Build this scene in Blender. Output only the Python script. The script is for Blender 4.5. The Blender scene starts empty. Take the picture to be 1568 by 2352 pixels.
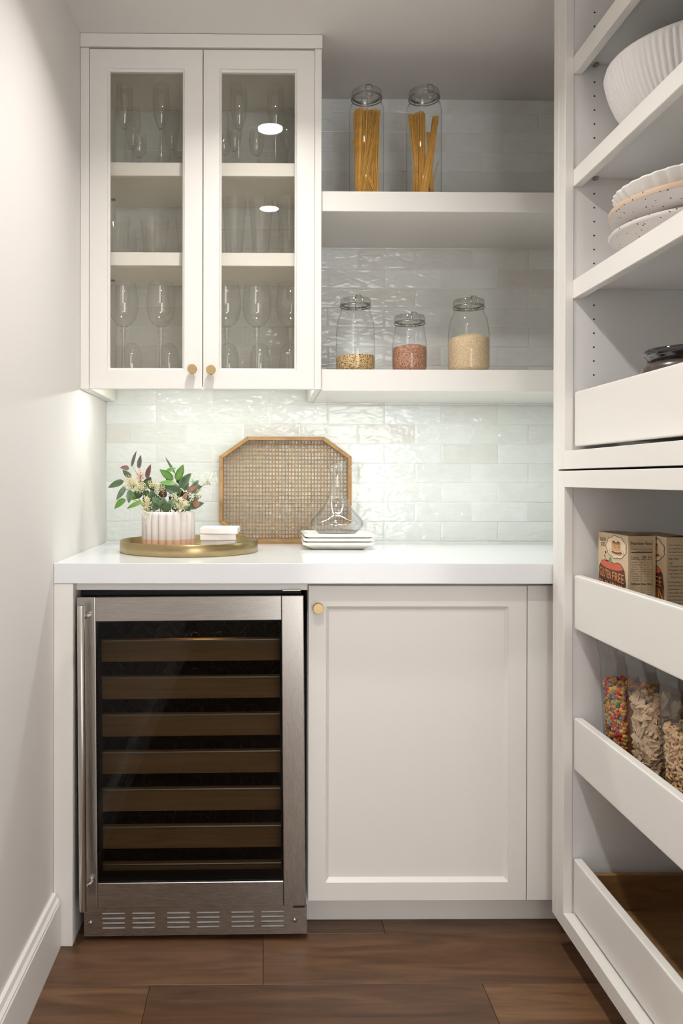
import bpy, bmesh, math, random
from mathutils import Vector, Matrix
R_ = random.Random(7)
PI = math.pi
scene = bpy.context.scene
col = scene.collection

# ------------------------------------------------------------------ camera
cam_d = bpy.data.cameras.new('camera')
cam = bpy.data.objects.new('camera', cam_d); col.objects.link(cam)
cam_d.sensor_fit = 'AUTO'; cam_d.sensor_width = 36.0
cam_d.lens = 1848.0 / 2352 * 36.0
cam_d.shift_x = (784 - 624.87) / 2352
cam_d.shift_y = -(1176 - 1103.19) / 2352
cam_d.clip_start = 0.02
RC = Matrix(((0.9999441, -0.0019000, -0.0103968), (0.0018833, 0.9999969, -0.0016197), (0.0103998, 0.0016000, 0.9999446)))
def w2(r):                      # camera row (x right, y down, z forward) -> world (X, Y forward, Z up)
    return Vector((r[0], r[2], -r[1]))
cx, cy, cz = w2(RC[0]), -w2(RC[1]), -w2(RC[2])
cam.matrix_world = Matrix(((cx[0], cy[0], cz[0], 0.0), (cx[1], cy[1], cz[1], 0.0), (cx[2], cy[2], cz[2], 1.1148), (0, 0, 0, 1)))
scene.camera = cam

# ------------------------------------------------------------------ world, exposure
world = bpy.data.worlds.new('world'); scene.world = world; world.use_nodes = True
bg = world.node_tree.nodes['Background']
bg.inputs[0].default_value = (1.0, 0.99, 0.98, 1); bg.inputs[1].default_value = 3.7
vs = scene.view_settings
vs.view_transform = 'Standard'; vs.look = 'None'; vs.gamma = 1.0; vs.use_curve_mapping = False
vs.exposure = 0.62
scene.cycles.transparent_max_bounces = 20
scene.cycles.max_bounces = 6
scene.cycles.diffuse_bounces = 4
scene.cycles.glossy_bounces = 3
scene.cycles.use_denoising = True
scene.cycles.sample_clamp_indirect = 6.0
DOWN_W = 4.9          # each ceiling downlight
LED_E = 280.0           # radiance of the LED diodes
ZC = 2.322             # ceiling height
DOWNLIGHTS = [(0.02, 1.634), (0.022, 0.81)]

# ------------------------------------------------------------------ helpers
def lin(r, g, b):
    f = lambda c: (c / 255 / 12.92) if c / 255 <= 0.04045 else ((c / 255 + 0.055) / 1.055) ** 2.4
    return (f(r), f(g), f(b), 1.0)
def new_mat(name):
    m = bpy.data.materials.new(name); m.use_nodes = True
    nt = m.node_tree
    return m, nt, nt.nodes['Principled BSDF']
def node(nt, kind, **kw):
    n = nt.nodes.new(kind)
    for k, v in kw.items():
        if k.startswith('i_'):
            n.inputs[int(k[2:]) if k[2:].isdigit() else k[2:].replace('_', ' ')].default_value = v
        else: setattr(n, k, v)
    return n
def ramp(nt, stops):
    n = nt.nodes.new('ShaderNodeValToRGB'); e = n.color_ramp.elements
    while len(e) < len(stops): e.new(0.5)
    for el, (p, c) in zip(e, stops):
        el.position = p; el.color = c if len(c) == 4 else (*c, 1)
    return n
def coords(nt, scale=(1, 1, 1), rnd=False, kind='Object'):
    tc = nt.nodes.new('ShaderNodeTexCoord'); mp = nt.nodes.new('ShaderNodeMapping')
    mp.inputs['Scale'].default_value = scale
    nt.links.new(tc.outputs[kind], mp.inputs[0])
    if rnd:
        oi = nt.nodes.new('ShaderNodeObjectInfo'); mu = node(nt, 'ShaderNodeMath', operation='MULTIPLY'); mu.inputs[1].default_value = 37.0
        nt.links.new(oi.outputs['Random'], mu.inputs[0]); nt.links.new(mu.outputs[0], mp.inputs['Location'])
    return mp
def simple(name, c, rough=0.5, metal=0.0, bump=0.0, bscale=200, var=0.0, vscale=3.0, coat=0.0, spec=0.5):
    m, nt, b = new_mat(name)
    b.inputs['Base Color'].default_value = c; b.inputs['Roughness'].default_value = rough
    b.inputs['Metallic'].default_value = metal; b.inputs['Coat Weight'].default_value = coat
    b.inputs['Specular IOR Level'].default_value = spec
    mp = coords(nt)
    if var:
        n = node(nt, 'ShaderNodeTexNoise'); n.inputs['Scale'].default_value = vscale; n.inputs['Detail'].default_value = 4
        nt.links.new(mp.outputs[0], n.inputs['Vector'])
        rp = ramp(nt, [(0.3, tuple(x * (1 - var) for x in c[:3])), (0.7, tuple(min(1, x * (1 + var)) for x in c[:3]))])
        nt.links.new(n.outputs['Fac'], rp.inputs[0]); nt.links.new(rp.outputs[0], b.inputs['Base Color'])
    if bump:
        n = node(nt, 'ShaderNodeTexNoise'); n.inputs['Scale'].default_value = bscale; n.inputs['Detail'].default_value = 3
        nt.links.new(mp.outputs[0], n.inputs['Vector'])
        bp = node(nt, 'ShaderNodeBump'); bp.inputs['Strength'].default_value = bump; bp.inputs['Distance'].default_value = 0.001
        nt.links.new(n.outputs['Fac'], bp.inputs['Height']); nt.links.new(bp.outputs[0], b.inputs['Normal'])
    return m
def thin_glass(name, tint=(0.97, 0.98, 0.975), edge=(0.55, 0.58, 0.57), rough=0.0, base=0.04, grow=0.8, start=0.55):
    """thin-walled glass: a sheen that grows towards grazing angles over a clear, slightly edge-tinted wall"""
    m = bpy.data.materials.new(name); m.use_nodes = True; nt = m.node_tree; nt.nodes.clear()
    out = nt.nodes.new('ShaderNodeOutputMaterial'); mix = nt.nodes.new('ShaderNodeMixShader')
    tr = nt.nodes.new('ShaderNodeBsdfTransparent'); gl = nt.nodes.new('ShaderNodeBsdfGlossy'); gl.inputs['Roughness'].default_value = rough
    lw = nt.nodes.new('ShaderNodeLayerWeight'); lw.inputs['Blend'].default_value = 0.5
    rp = ramp(nt, [(start, tint), (1.0, edge)])
    nt.links.new(lw.outputs['Facing'], rp.inputs[0]); nt.links.new(rp.outputs[0], tr.inputs[0])
    pw = node(nt, 'ShaderNodeMath', operation='POWER'); pw.inputs[1].default_value = 5.0; nt.links.new(lw.outputs['Facing'], pw.inputs[0])
    mx = node(nt, 'ShaderNodeMath', operation='MULTIPLY_ADD'); mx.inputs[1].default_value = grow; mx.inputs[2].default_value = base
    nt.links.new(pw.outputs[0], mx.inputs[0]); nt.links.new(mx.outputs[0], mix.inputs[0])
    nt.links.new(tr.outputs[0], mix.inputs[1]); nt.links.new(gl.outputs[0], mix.inputs[2]); nt.links.new(mix.outputs[0], out.inputs[0])
    return m
def emis(name, c, s):
    m = bpy.data.materials.new(name); m.use_nodes = True; nt = m.node_tree; nt.nodes.clear()
    out = nt.nodes.new('ShaderNodeOutputMaterial'); e = nt.nodes.new('ShaderNodeEmission')
    e.inputs[0].default_value = (*c, 1); e.inputs[1].default_value = s; nt.links.new(e.outputs[0], out.inputs[0]); return m
def wood(name, cols, scale=(3, 40, 40), rough=0.45, bump=0.15, objcol=False, nscale=1.6, rings=True):
    m, nt, b = new_mat(name); b.inputs['Roughness'].default_value = rough
    mp = coords(nt, scale, rnd=True)
    n = node(nt, 'ShaderNodeTexNoise'); n.inputs['Scale'].default_value = nscale; n.inputs['Detail'].default_value = 9; n.inputs['Roughness'].default_value = 0.62; n.inputs['Distortion'].default_value = 1.1
    nt.links.new(mp.outputs[0], n.inputs['Vector'])
    rp = ramp(nt, [(0.28, cols[0]), (0.5, cols[1]), (0.72, cols[2])])
    nt.links.new(n.outputs['Fac'], rp.inputs[0])
    last = rp.outputs[0]
    if objcol:
        oi = nt.nodes.new('ShaderNodeObjectInfo'); mx = node(nt, 'ShaderNodeMixRGB', blend_type='MULTIPLY'); mx.inputs[0].default_value = 1.0
        nt.links.new(last, mx.inputs[1]); nt.links.new(oi.outputs['Color'], mx.inputs[2]); last = mx.outputs[0]
    nt.links.new(last, b.inputs['Base Color'])
    bp = node(nt, 'ShaderNodeBump'); bp.inputs['Strength'].default_value = bump; bp.inputs['Distance'].default_value = 0.0008
    nt.links.new(n.outputs['Fac'], bp.inputs['Height']); nt.links.new(bp.outputs[0], b.inputs['Normal'])
    return m

def wloc(o):
    v = Vector((0, 0, 0))
    while o is not None:
        v += o.location; o = o.parent
    return v
def link(name, me, mat, parent=None, smooth=False, world=True):
    if parent is not None and world:
        me.transform(Matrix.Translation(-wloc(parent)))
    if mat is not None: me.materials.append(mat)
    if smooth:
        me.polygons.foreach_set('use_smooth', [True] * len(me.polygons))
    o = bpy.data.objects.new(name, me); col.objects.link(o)
    if parent is not None: o.parent = parent
    return o
def bm_mesh(bm):
    bmesh.ops.recalc_face_normals(bm, faces=bm.faces)
    me = bpy.data.meshes.new('m'); bm.to_mesh(me); bm.free(); return me
def add_box(bm, x0, x1, y0, y1, z0, z1, bevel=0.0, seg=1):
    g = bmesh.ops.create_cube(bm, size=1.0)
    vs_ = g['verts']
    for v in vs_:
        v.co = Vector(((x0 + x1) / 2 + v.co.x * (x1 - x0), (y0 + y1) / 2 + v.co.y * (y1 - y0), (z0 + z1) / 2 + v.co.z * (z1 - z0)))
    if bevel:
        es = list({e for v in vs_ for e in v.link_edges})
        bmesh.ops.bevel(bm, geom=es, offset=bevel, segments=seg, profile=0.6, affect='EDGES')
def box(name, b, mat, parent=None, bevel=0.0012, seg=1, smooth=False):
    bm = bmesh.new(); add_box(bm, *b, bevel=bevel, seg=seg)
    return link(name, bm_mesh(bm), mat, parent, smooth)
def boxes(name, bl, mat, parent=None, bevel=0.0):
    bm = bmesh.new()
    for b in bl: add_box(bm, *b, bevel=bevel)
    return link(name, bm_mesh(bm), mat, parent)
def add_lathe(bm, prof, c, n=40, rad=None, capb=False, capt=False, shear=None):
    rings = []
    for i, (r, z) in enumerate(prof):
        ring = []
        for k in range(n):
            a = 2 * PI * k / n
            rr = r if rad is None else rad(r, z, a, i)
            x, y = rr * math.cos(a), rr * math.sin(a)
            zz = z if shear is None else shear(x, y, z)
            ring.append(bm.verts.new((c[0] + x, c[1] + y, c[2] + zz)))
        rings.append(ring)
    for a, b in zip(rings, rings[1:]):
        for k in range(n):
            bm.faces.new((a[k], a[(k + 1) % n], b[(k + 1) % n], b[k]))
    if capb: bm.faces.new(list(reversed(rings[0])))
    if capt: bm.faces.new(rings[-1])
def lathe(name, prof, c, mat, parent=None, n=40, rad=None, capb=True, capt=False, shear=None, smooth=True):
    bm = bmesh.new(); add_lathe(bm, prof, c, n, rad, capb, capt, shear)
    return link(name, bm_mesh(bm), mat, parent, smooth)
def add_tube(bm, pts, r, n=6, closed=False, radii=None):
    pts = [Vector(p) for p in pts]; N = len(pts); rings = []
    up = None
    for i, p in enumerate(pts):
        a = pts[(i - 1) % N] if (closed or i > 0) else p
        b = pts[(i + 1) % N] if (closed or i < N - 1) else p
        t = (b - a).normalized()
        if up is None:
            up = t.orthogonal().normalized()
        up = (up - t * up.dot(t))
        up = up.normalized() if up.length > 1e-6 else t.orthogonal().normalized()
        s = t.cross(up)
        rr = r if radii is None else radii[i]
        rings.append([bm.verts.new(p + (up * math.cos(2 * PI * k / n) + s * math.sin(2 * PI * k / n)) * rr) for k in range(n)])
    pairs = list(zip(rings, rings[1:])) + ([(rings[-1], rings[0])] if closed else [])
    for a, b in pairs:
        for k in range(n): bm.faces.new((a[k], a[(k + 1) % n], b[(k + 1) % n], b[k]))
    if not closed:
        bm.faces.new(list(reversed(rings[0]))); bm.faces.new(rings[-1])
def tube(name, pts, r, mat, parent=None, n=6, closed=False, radii=None):
    bm = bmesh.new(); add_tube(bm, pts, r, n, closed, radii)
    return link(name, bm_mesh(bm), mat, parent, True)
def add_prism(bm, poly, f):
    """poly: 2-D outline; f(u, v, t) -> 3-D; t = 0 / 1 are the two ends"""
    a = [bm.verts.new(f(u, v, 0)) for u, v in poly]; b = [bm.verts.new(f(u, v, 1)) for u, v in poly]
    n = len(poly)
    bm.faces.new(a); bm.faces.new(list(reversed(b)))
    for k in range(n): bm.faces.new((a[k], b[k], b[(k + 1) % n], a[(k + 1) % n]))
def prism(name, poly, f, mat, parent=None):
    bm = bmesh.new(); add_prism(bm, poly, f); return link(name, bm_mesh(bm), mat, parent)
def rect_loft(name, loops, mat, parent=None, ring=False, cap0=True, cap1=True):
    """loops of (x0, x1, z0, z1, y) joined one to the next"""
    bm = bmesh.new(); R = []
    for x0, x1, z0, z1, y in loops:
        R.append([bm.verts.new(p) for p in ((x0, y, z0), (x1, y, z0), (x1, y, z1), (x0, y, z1))])
    P = list(zip(R, R[1:])) + ([(R[-1], R[0])] if ring else [])
    for a, b in P:
        for k in range(4): bm.faces.new((a[k], a[(k + 1) % 4], b[(k + 1) % 4], b[k]))
    if not ring:
        if cap0: bm.faces.new(R[0])
        if cap1: bm.faces.new(R[-1])
    return link(name, bm_mesh(bm), mat, parent)
def thing(name, label, cat, loc, group=None, rot=(0, 0, 0)):
    o = bpy.data.objects.new(name, None); col.objects.link(o); o.empty_display_size = 0.05
    o.location = loc; o.rotation_euler = rot; o['label'] = label; o['category'] = cat
    if group: o['group'] = group
    return o
def tag(o, label, cat, group=None, kind=None):
    o['label'] = label; o['category'] = cat
    if group: o['group'] = group
    if kind: o['kind'] = kind
    return o
def struct(o): o['kind'] = 'structure'; return o
def setlabel(o, l): o['label'] = l; return o
def dup(root, loc, rotz, label, group=None):
    r = root.copy(); col.objects.link(r); r.location = loc; r.rotation_euler = (0, 0, rotz); r['label'] = label
    if group: r['group'] = group
    for ch in list(root.children):
        c = ch.copy(); col.objects.link(c); c.parent = r
        for g in list(ch.children):
            d = g.copy(); col.objects.link(d); d.parent = c
    return r

# ------------------------------------------------------------------ materials
M_WALL = simple('wall_paint', lin(221, 217, 214), 0.75, bump=0.05, bscale=350)
M_CEIL = simple('ceiling_paint', lin(224, 220, 216), 0.85, bump=0.05, bscale=300)
M_CAB = simple('cabinet_paint', lin(232, 229, 224), 0.38, bump=0.02, bscale=250)
M_CABIN = simple('cabinet_interior', lin(234, 233, 231), 0.45)
M_MELA = simple('cabinet_melamine', lin(246, 241, 230), 0.5)
M_TRIM = simple('trim_paint', lin(236, 234, 231), 0.35)
M_QUARTZ = simple('white_quartz', lin(228, 230, 232), 0.12, var=0.012, vscale=6)
M_BRASS = simple('satin_brass', lin(184, 160, 118), 0.4, 1.0, bump=0.02, bscale=500)
M_BRASSTRAY = simple('aged_brass', lin(170, 151, 112), 0.3, 1.0, bump=0.05, bscale=60, var=0.12, vscale=14)
M_GROUT = simple('grout', lin(240, 240, 236), 0.85)
M_PANE = thin_glass('cabinet_glass', (0.985, 0.98, 0.96), (0.7, 0.72, 0.68), base=0.035, grow=0.6)
M_GLASS = thin_glass('clear_glass', rough=0.035, tint=(0.985, 0.987, 0.982), edge=(0.94, 0.945, 0.94), base=0.13, grow=0.6)
M_JAR = thin_glass('jar_glass', rough=0.035, tint=(0.975, 0.982, 0.978), edge=(0.52, 0.56, 0.55), base=0.045, grow=0.5, start=0.7)
M_LID = thin_glass('lid_glass', rough=0.035, tint=(0.90, 0.915, 0.90), edge=(0.5, 0.54, 0.52), base=0.10, grow=0.6)
M_DEC = thin_glass('decanter_glass', rough=0.035, tint=(0.975, 0.98, 0.98), edge=(0.50, 0.53, 0.53), base=0.16, grow=0.84, start=0.5)
M_DECB = thin_glass('decanter_base_glass', rough=0.05, tint=(0.95, 0.96, 0.96), edge=(0.6, 0.62, 0.62), base=0.4, grow=0.6)
M_PLASTIC = thin_glass('clear_plastic', (0.95, 0.95, 0.955), (0.6, 0.6, 0.62), rough=0.08, base=0.07, grow=0.4)
M_SMOKE = thin_glass('smoked_pane', (0.62, 0.60, 0.565), (0.4, 0.39, 0.37), rough=0.01, base=0.014, grow=0.5)
M_WIRE = simple('steel_wire', lin(172, 168, 160), 0.25, 1.0)
M_RACKWIRE = simple('rack_wire', lin(84, 80, 74), 0.3, 1.0)
M_BLACK = simple('black_plastic', lin(14, 14, 15), 0.5)
M_BLACKIN = simple('black_liner', lin(22, 21, 21), 0.55)
M_HOLESHADE = simple('pin_hole_shade', lin(40, 36, 32), 0.8)  # near-black colour stands for the shade inside the pin holes
M_GASKET = simple('gasket_rubber', lin(158, 156, 142), 0.6)
M_CREAM = simple('cream_porcelain', lin(246, 243, 234), 0.14)
M_MARBLE = simple('white_marble', lin(238, 233, 229), 0.28, var=0.05, vscale=18)
M_LED = emis('led_diode', (0.93, 1.0, 0.925), LED_E * 1.45)
M_LED2 = emis('led_diode_flush', (0.93, 1.0, 0.925), LED_E * 1.35)
M_LENS = emis('downlight_lens', (1.0, 0.90, 0.76), 25.0)
M_LENS.cycles.emission_sampling = 'NONE'
M_ALU = simple('aluminium', lin(205, 206, 206), 0.35, 1.0)
M_LOUV = simple('louver_lit_white', lin(240, 238, 234), 0.5, 0.0)  # near-white colour stands for ceiling light caught by the metal slats
M_SOIL = simple('planter_foam', lin(48, 52, 34), 0.9, bump=0.6, bscale=90)

def steel(name, scale):
    m, nt, b = new_mat(name)
    b.inputs['Metallic'].default_value = 1.0; b.inputs['Base Color'].default_value = lin(178, 173, 167)
    mp = coords(nt, scale); n = node(nt, 'ShaderNodeTexNoise'); n.inputs['Scale'].default_value = 4; n.inputs['Detail'].default_value = 3
    nt.links.new(mp.outputs[0], n.inputs['Vector'])
    rp = ramp(nt, [(0.3, (0.25, 0.25, 0.25)), (0.7, (0.29, 0.29, 0.29))]); nt.links.new(n.outputs['Fac'], rp.inputs[0]); nt.links.new(rp.outputs[0], b.inputs['Roughness'])
    return m
M_STEELH = steel('brushed_steel_horizontal', (3, 300, 300))
M_STEELV = steel('brushed_steel_vertical', (300, 300, 3))
M_HANDLE = simple('satin_steel_bar', lin(206, 201, 194), 0.28, 1.0)
M_FLOOR = wood('oak_floor', [lin(76, 53, 37), lin(106, 77, 53), lin(128, 96, 68)], (2.0, 16, 16), 0.42, 0.25, objcol=True, nscale=1.5)
M_RACKWOOD = wood('beech_front', [lin(142, 114, 80), lin(164, 134, 98), lin(178, 148, 110)], (2, 40, 40), 0.5, 0.1)
M_DRAWERWOOD = wood('drawer_birch', [lin(112, 82, 48), lin(134, 100, 62), lin(150, 114, 74)], (3, 14, 14), 0.5, 0.1)
M_TEAK = wood('tray_teak', [lin(140, 100, 60), lin(168, 126, 80), lin(188, 148, 102)], (6, 60, 12), 0.5, 0.2)
M_CANE = wood('cane', [lin(132, 100, 62), lin(160, 124, 80), lin(180, 146, 100)], (30, 30, 30), 0.55, 0.2)

def tile_mat():
    m, nt, b = new_mat('zellige_glaze')
    oi = nt.nodes.new('ShaderNodeObjectInfo')
    rp = ramp(nt, [(0.0, lin(226, 228, 225)), (0.22, lin(233, 235, 234)), (0.45, lin(236, 238, 238)), (0.62, lin(231, 233, 230)), (0.8, lin(235, 236, 235)), (0.92, lin(228, 228, 225)), (1.0, lin(225, 222, 218))])
    nt.links.new(oi.outputs['Random'], rp.inputs[0])
    mp = coords(nt, (1, 1, 1), rnd=True)
    n0 = node(nt, 'ShaderNodeTexNoise'); n0.inputs['Scale'].default_value = 20; nt.links.new(mp.outputs[0], n0.inputs['Vector'])
    mx = node(nt, 'ShaderNodeMixRGB', blend_type='MULTIPLY'); mx.inputs[0].default_value = 1
    r2 = ramp(nt, [(0.3, (0.94, 0.95, 0.94)), (0.7, (1, 1, 1))]); nt.links.new(n0.outputs['Fac'], r2.inputs[0])
    nt.links.new(rp.outputs[0], mx.inputs[1]); nt.links.new(r2.outputs[0], mx.inputs[2]); nt.links.new(mx.outputs[0], b.inputs['Base Color'])
    b.inputs['Roughness'].default_value = 0.035
    mp2 = coords(nt, (24, 24, 50), rnd=True)
    n = node(nt, 'ShaderNodeTexNoise'); n.inputs['Scale'].default_value = 1.0; n.inputs['Detail'].default_value = 1.2; n.inputs['Distortion'].default_value = 0.5
    nt.links.new(mp2.outputs[0], n.inputs['Vector'])
    bp = node(nt, 'ShaderNodeBump'); bp.inputs['Strength'].default_value = 0.55; bp.inputs['Distance'].default_value = 0.006
    nt.links.new(n.outputs['Fac'], bp.inputs['Height']); nt.links.new(bp.outputs[0], b.inputs['Normal'])
    return m
M_TILE = tile_mat()
def speckle(name, base, spot, scale, thr, rough=0.35, bump=0.0):
    m, nt, b = new_mat(name); b.inputs['Roughness'].default_value = rough
    mp = coords(nt); v = node(nt, 'ShaderNodeTexVoronoi'); v.inputs['Scale'].default_value = scale
    nt.links.new(mp.outputs[0], v.inputs['Vector'])
    rp = ramp(nt, [(thr, spot), (thr + 0.05, base)]); nt.links.new(v.outputs['Distance'], rp.inputs[0])
    # only some cells carry a spot
    ce = node(nt, 'ShaderNodeMath', operation='GREATER_THAN'); ce.inputs[1].default_value = 0.55
    sp = nt.nodes.new('ShaderNodeSeparateColor'); nt.links.new(v.outputs['Color'], sp.inputs[0]); nt.links.new(sp.outputs[0], ce.inputs[0])
    mx = node(nt, 'ShaderNodeMixRGB'); nt.links.new(ce.outputs[0], mx.inputs[0]); mx.inputs[1].default_value = base; nt.links.new(rp.outputs[0], mx.inputs[2])
    nt.links.new(mx.outputs[0], b.inputs['Base Color'])
    return m
def grains(name, cols, scale, bump=0.8):
    m, nt, b = new_mat(name); b.inputs['Roughness'].default_value = 0.6
    mp = coords(nt); v = node(nt, 'ShaderNodeTexVoronoi'); v.inputs['Scale'].default_value = scale
    nt.links.new(mp.outputs[0], v.inputs['Vector'])
    sp = nt.nodes.new('ShaderNodeSeparateColor'); nt.links.new(v.outputs['Color'], sp.inputs[0])
    n = len(cols); rp = ramp(nt, [(i / n, c) for i, c in enumerate(cols)]); rp.color_ramp.interpolation = 'CONSTANT'
    nt.links.new(sp.outputs[0], rp.inputs[0]); nt.links.new(rp.outputs[0], b.inputs['Base Color'])
    bp = node(nt, 'ShaderNodeBump', invert=True); bp.inputs['Strength'].default_value = bump; bp.inputs['Distance'].default_value = 0.001
    nt.links.new(v.outputs['Distance'], bp.inputs['Height']); nt.links.new(bp.outputs[0], b.inputs['Normal'])
    return m

# ------------------------------------------------------------------ the room
XL, XR, YB, YF = -0.4996, 1.25, 2.5528, -1.4
floor = struct(box('floor', (XL - 0.1, XR + 0.1, YF - 0.1, YB + 0.1, -0.06, -0.016), simple('subfloor', lin(40, 28, 20), 0.9), bevel=0))
PW = 0.197
tones = [(1, 1, 1), (0.92, 0.9, 0.88), (1.05, 1.02, 0.98), (0.86, 0.84, 0.84), (1.0, 0.97, 0.92), (0.95, 0.93, 0.9)]
ROWJ = {0: [0.30, 1.1], 1: [0.0005, 0.86], 2: [-0.2485, 0.485, 1.15], 3: [0.12, 0.9]}
k = 0
y1 = 1.97 + 3 * PW
while y1 > YF:
    y0 = max(y1 - PW, YF); yt = min(y1, YB + 0.01)
    row = round((1.97 - y1) / PW) + 1
    js = ROWJ.get(row)
    if js is None:
        s = R_.uniform(-0.4, 0.3); js = [s, s + R_.uniform(0.7, 0.9), s + 1.6]
    xs = [XL - 0.02] + [j for j in js if XL + 0.05 < j < XR] + [XR]
    if yt > y0 + 0.01:
        for a, b in zip(xs, xs[1:]):
            pl = box('plank', (a + 0.0004, b - 0.0004, y0 + 0.0005, yt - 0.0005, -0.016, 0.0), M_FLOOR, floor, bevel=0.0009)
            t = tones[R_.randrange(len(tones))]
            if row == 2 and abs(a + 0.248) < 0.01: t = (0.70, 0.68, 0.71)
            if row == 2 and abs(a - 0.4854) < 0.01: t = (1.06, 1.03, 1.0)
            pl.color = (*t, 1); k += 1
    y1 -= PW
struct(box('wall_left', (XL - 0.08, XL, YF - 0.08, YB + 0.09, -0.02, ZC + 0.02), M_WALL, bevel=0))
struct(box('wall_right', (XR, XR + 0.08, YF - 0.08, YB + 0.09, -0.02, ZC + 0.02), M_WALL, bevel=0))
struct(box('ceiling', (XL, XR, YF - 0.08, YB + 0.09, ZC, ZC + 0.06), M_CEIL, bevel=0))
boxes_front = [(XL, 0.28, YF - 0.08, YF, 0, ZC), (1.18, XR, YF - 0.08, YF, 0, ZC), (0.28, 1.18, YF - 0.08, YF, 2.06, ZC)]
struct(boxes('wall_front', boxes_front, M_WALL))
wb = struct(box('wall_back', (XL, XR, YB + 0.0012, YB + 0.09, 0, ZC + 0.0), M_GROUT, bevel=0))
bb = rect = None
bbp = [(0, 0), (0.0185, 0), (0.0185, 0.108), (0.0165, 0.111), (0.0165, 0.1145), (0.011, 0.120), (0.0085, 0.130), (0.0, 0.130)]
struct(prism('baseboard_left', bbp, lambda u, v, t: (XL + u, YF + t * (1.9175 - YF), v), M_TRIM))

# zellige tiles on the back wall, each its own piece
TZ0, TP, TL, TJ = 0.9184, 0.0618, 0.181, 0.0015
tcache = {}
def tile_mesh(w, h):
    key = (round(w, 3), round(h, 3))
    if key in tcache: return tcache[key]
    bm = bmesh.new(); t = 0.006; e = 0.0022
    L = [(0, 0.0), (0, 0.0052), (0.0012, t - 0.0003), (e * 2.5, t)]
    R = []
    for ins, d in L:
        x, z = w / 2 - ins, h / 2 - ins
        R.append([bm.verts.new((sx * x, -d, sz * z)) for sx, sz in ((-1, -1), (1, -1), (1, 1), (-1, 1))])
    for a, b in zip(R, R[1:]):
        for q in range(4): bm.faces.new((a[q], a[(q + 1) % 4], b[(q + 1) % 4], b[q]))
    bm.faces.new(R[-1])
    bmesh.ops.recalc_face_normals(bm, faces=bm.faces)
    me = bpy.data.meshes.new('tile'); bm.to_mesh(me); bm.free(); me.materials.append(M_TILE)
    tcache[key] = me; return me
kk = 0
while TZ0 + kk * TP < ZC - 0.01:
    z0 = TZ0 + kk * TP; z1 = min(z0 + TP, ZC)
    even = kk % 2 == 0
    if kk <= 6: ph = 0.744 if even else 0.6605
    elif kk <= 15: ph = 0.744 if not even else 0.6605
    else: ph = 0.7595 if even else 0.692
    x = ph - math.ceil((ph - XL) / TL) * TL
    while x < XR - 0.003:
        a, b = max(x, XL), min(x + TL, XR)
        if b - a > 0.012:
            o = bpy.data.objects.new('tile', tile_mesh(b - a - TJ, z1 - z0 - TJ)); col.objects.link(o); o.parent = wb
            o.location = ((a + b) / 2, YB + 0.0055 + R_.uniform(-0.0006, 0.0008), (z0 + z1) / 2)
            o.rotation_euler = (R_.gauss(0, 0.006), 0, R_.gauss(0, 0.002))
        x += TL
    kk += 1

# ------------------------------------------------------------------ ceiling downlights
for i, (x, y) in enumerate(DOWNLIGHTS):
    lab = ['round recessed ceiling downlight nearest the glass-door cabinet', 'round recessed ceiling downlight above where the viewer stands'][i]
    d = thing('recessed_downlight', lab, 'light', (x, y, ZC), 'ceiling downlights')
    bm = bmesh.new(); add_lathe(bm, [(0.058, 0.0), (0.057, -0.003), (0.046, -0.004), (0.043, 0.0), (0.043, -0.0005)], (x, y, ZC), 40)
    link('trim_ring', bm_mesh(bm), M_TRIM, d, True)
    bm = bmesh.new(); add_lathe(bm, [(0.0425, -0.0008), (0.002, -0.0008)], (x, y, ZC), 32, capt=True)
    link('lens', bm_mesh(bm), M_LENS, d)
    ld = bpy.data.lights.new('downlight_lamp', 'AREA'); ld.shape = 'DISK'; ld.size = 0.084; ld.energy = DOWN_W
    ld.color = (1.0, 0.975, 0.94); ld.spread = math.radians(135)
    lo = bpy.data.objects.new('downlight_lamp', ld); col.objects.link(lo); lo.location = (x, y, ZC - 0.0045)

# ------------------------------------------------------------------ upper cabinet with glass doors
UY = 2.1885; UBK = 2.546
uc = thing('upper_cabinet', 'off-white wall cabinet with two glazed doors above the counter', 'cabinet', (-0.17, 2.35, 1.3566))
box('crown_rail', (XL + 0.0005, 0.157, 2.184, UBK, 2.2855, ZC - 0.001), M_CAB, uc)
box('filler_strip', (XL + 0.0005, -0.4755, UY + 0.001, UBK, 1.3586, 2.2845), M_CAB, uc)
box('side_panel', (-0.4752, -0.4686, UY + 0.022, UBK, 1.3586, 2.2845), M_MELA, uc)
box('side_panel', (0.1368, 0.1555, UY - 0.0005, UBK, 1.3586, 2.2845), M_CAB, uc)
box('bottom_board', (-0.4684, 0.1363, UY + 0.023, UBK, 1.402, 1.4185), M_MELA, uc)
box('top_board', (-0.4684, 0.1363, UY + 0.023, UBK, 2.2786, 2.2845), M_MELA, uc)
box('center_stile', (-0.1725, -0.1615, UY + 0.023, UY + 0.033, 1.4195, 2.278), M_MELA, uc, bevel=0.0005)
for z in (1.988, 1.740):
    s = box('shelf', (-0.4684, 0.1363, 2.245, UBK, z - 0.016, z), M_MELA, uc)
    box('shelf_lip', (-0.4684, 0.1363, 2.2245, 2.2445, z - 0.037, z), M_CAB, s)
    for x in (-0.468,):
        box('shelf_pin', (x, x + 0.012, 2.465, 2.474, z - 0.022, z - 0.0165), M_WIRE, s, bevel=0)
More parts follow.
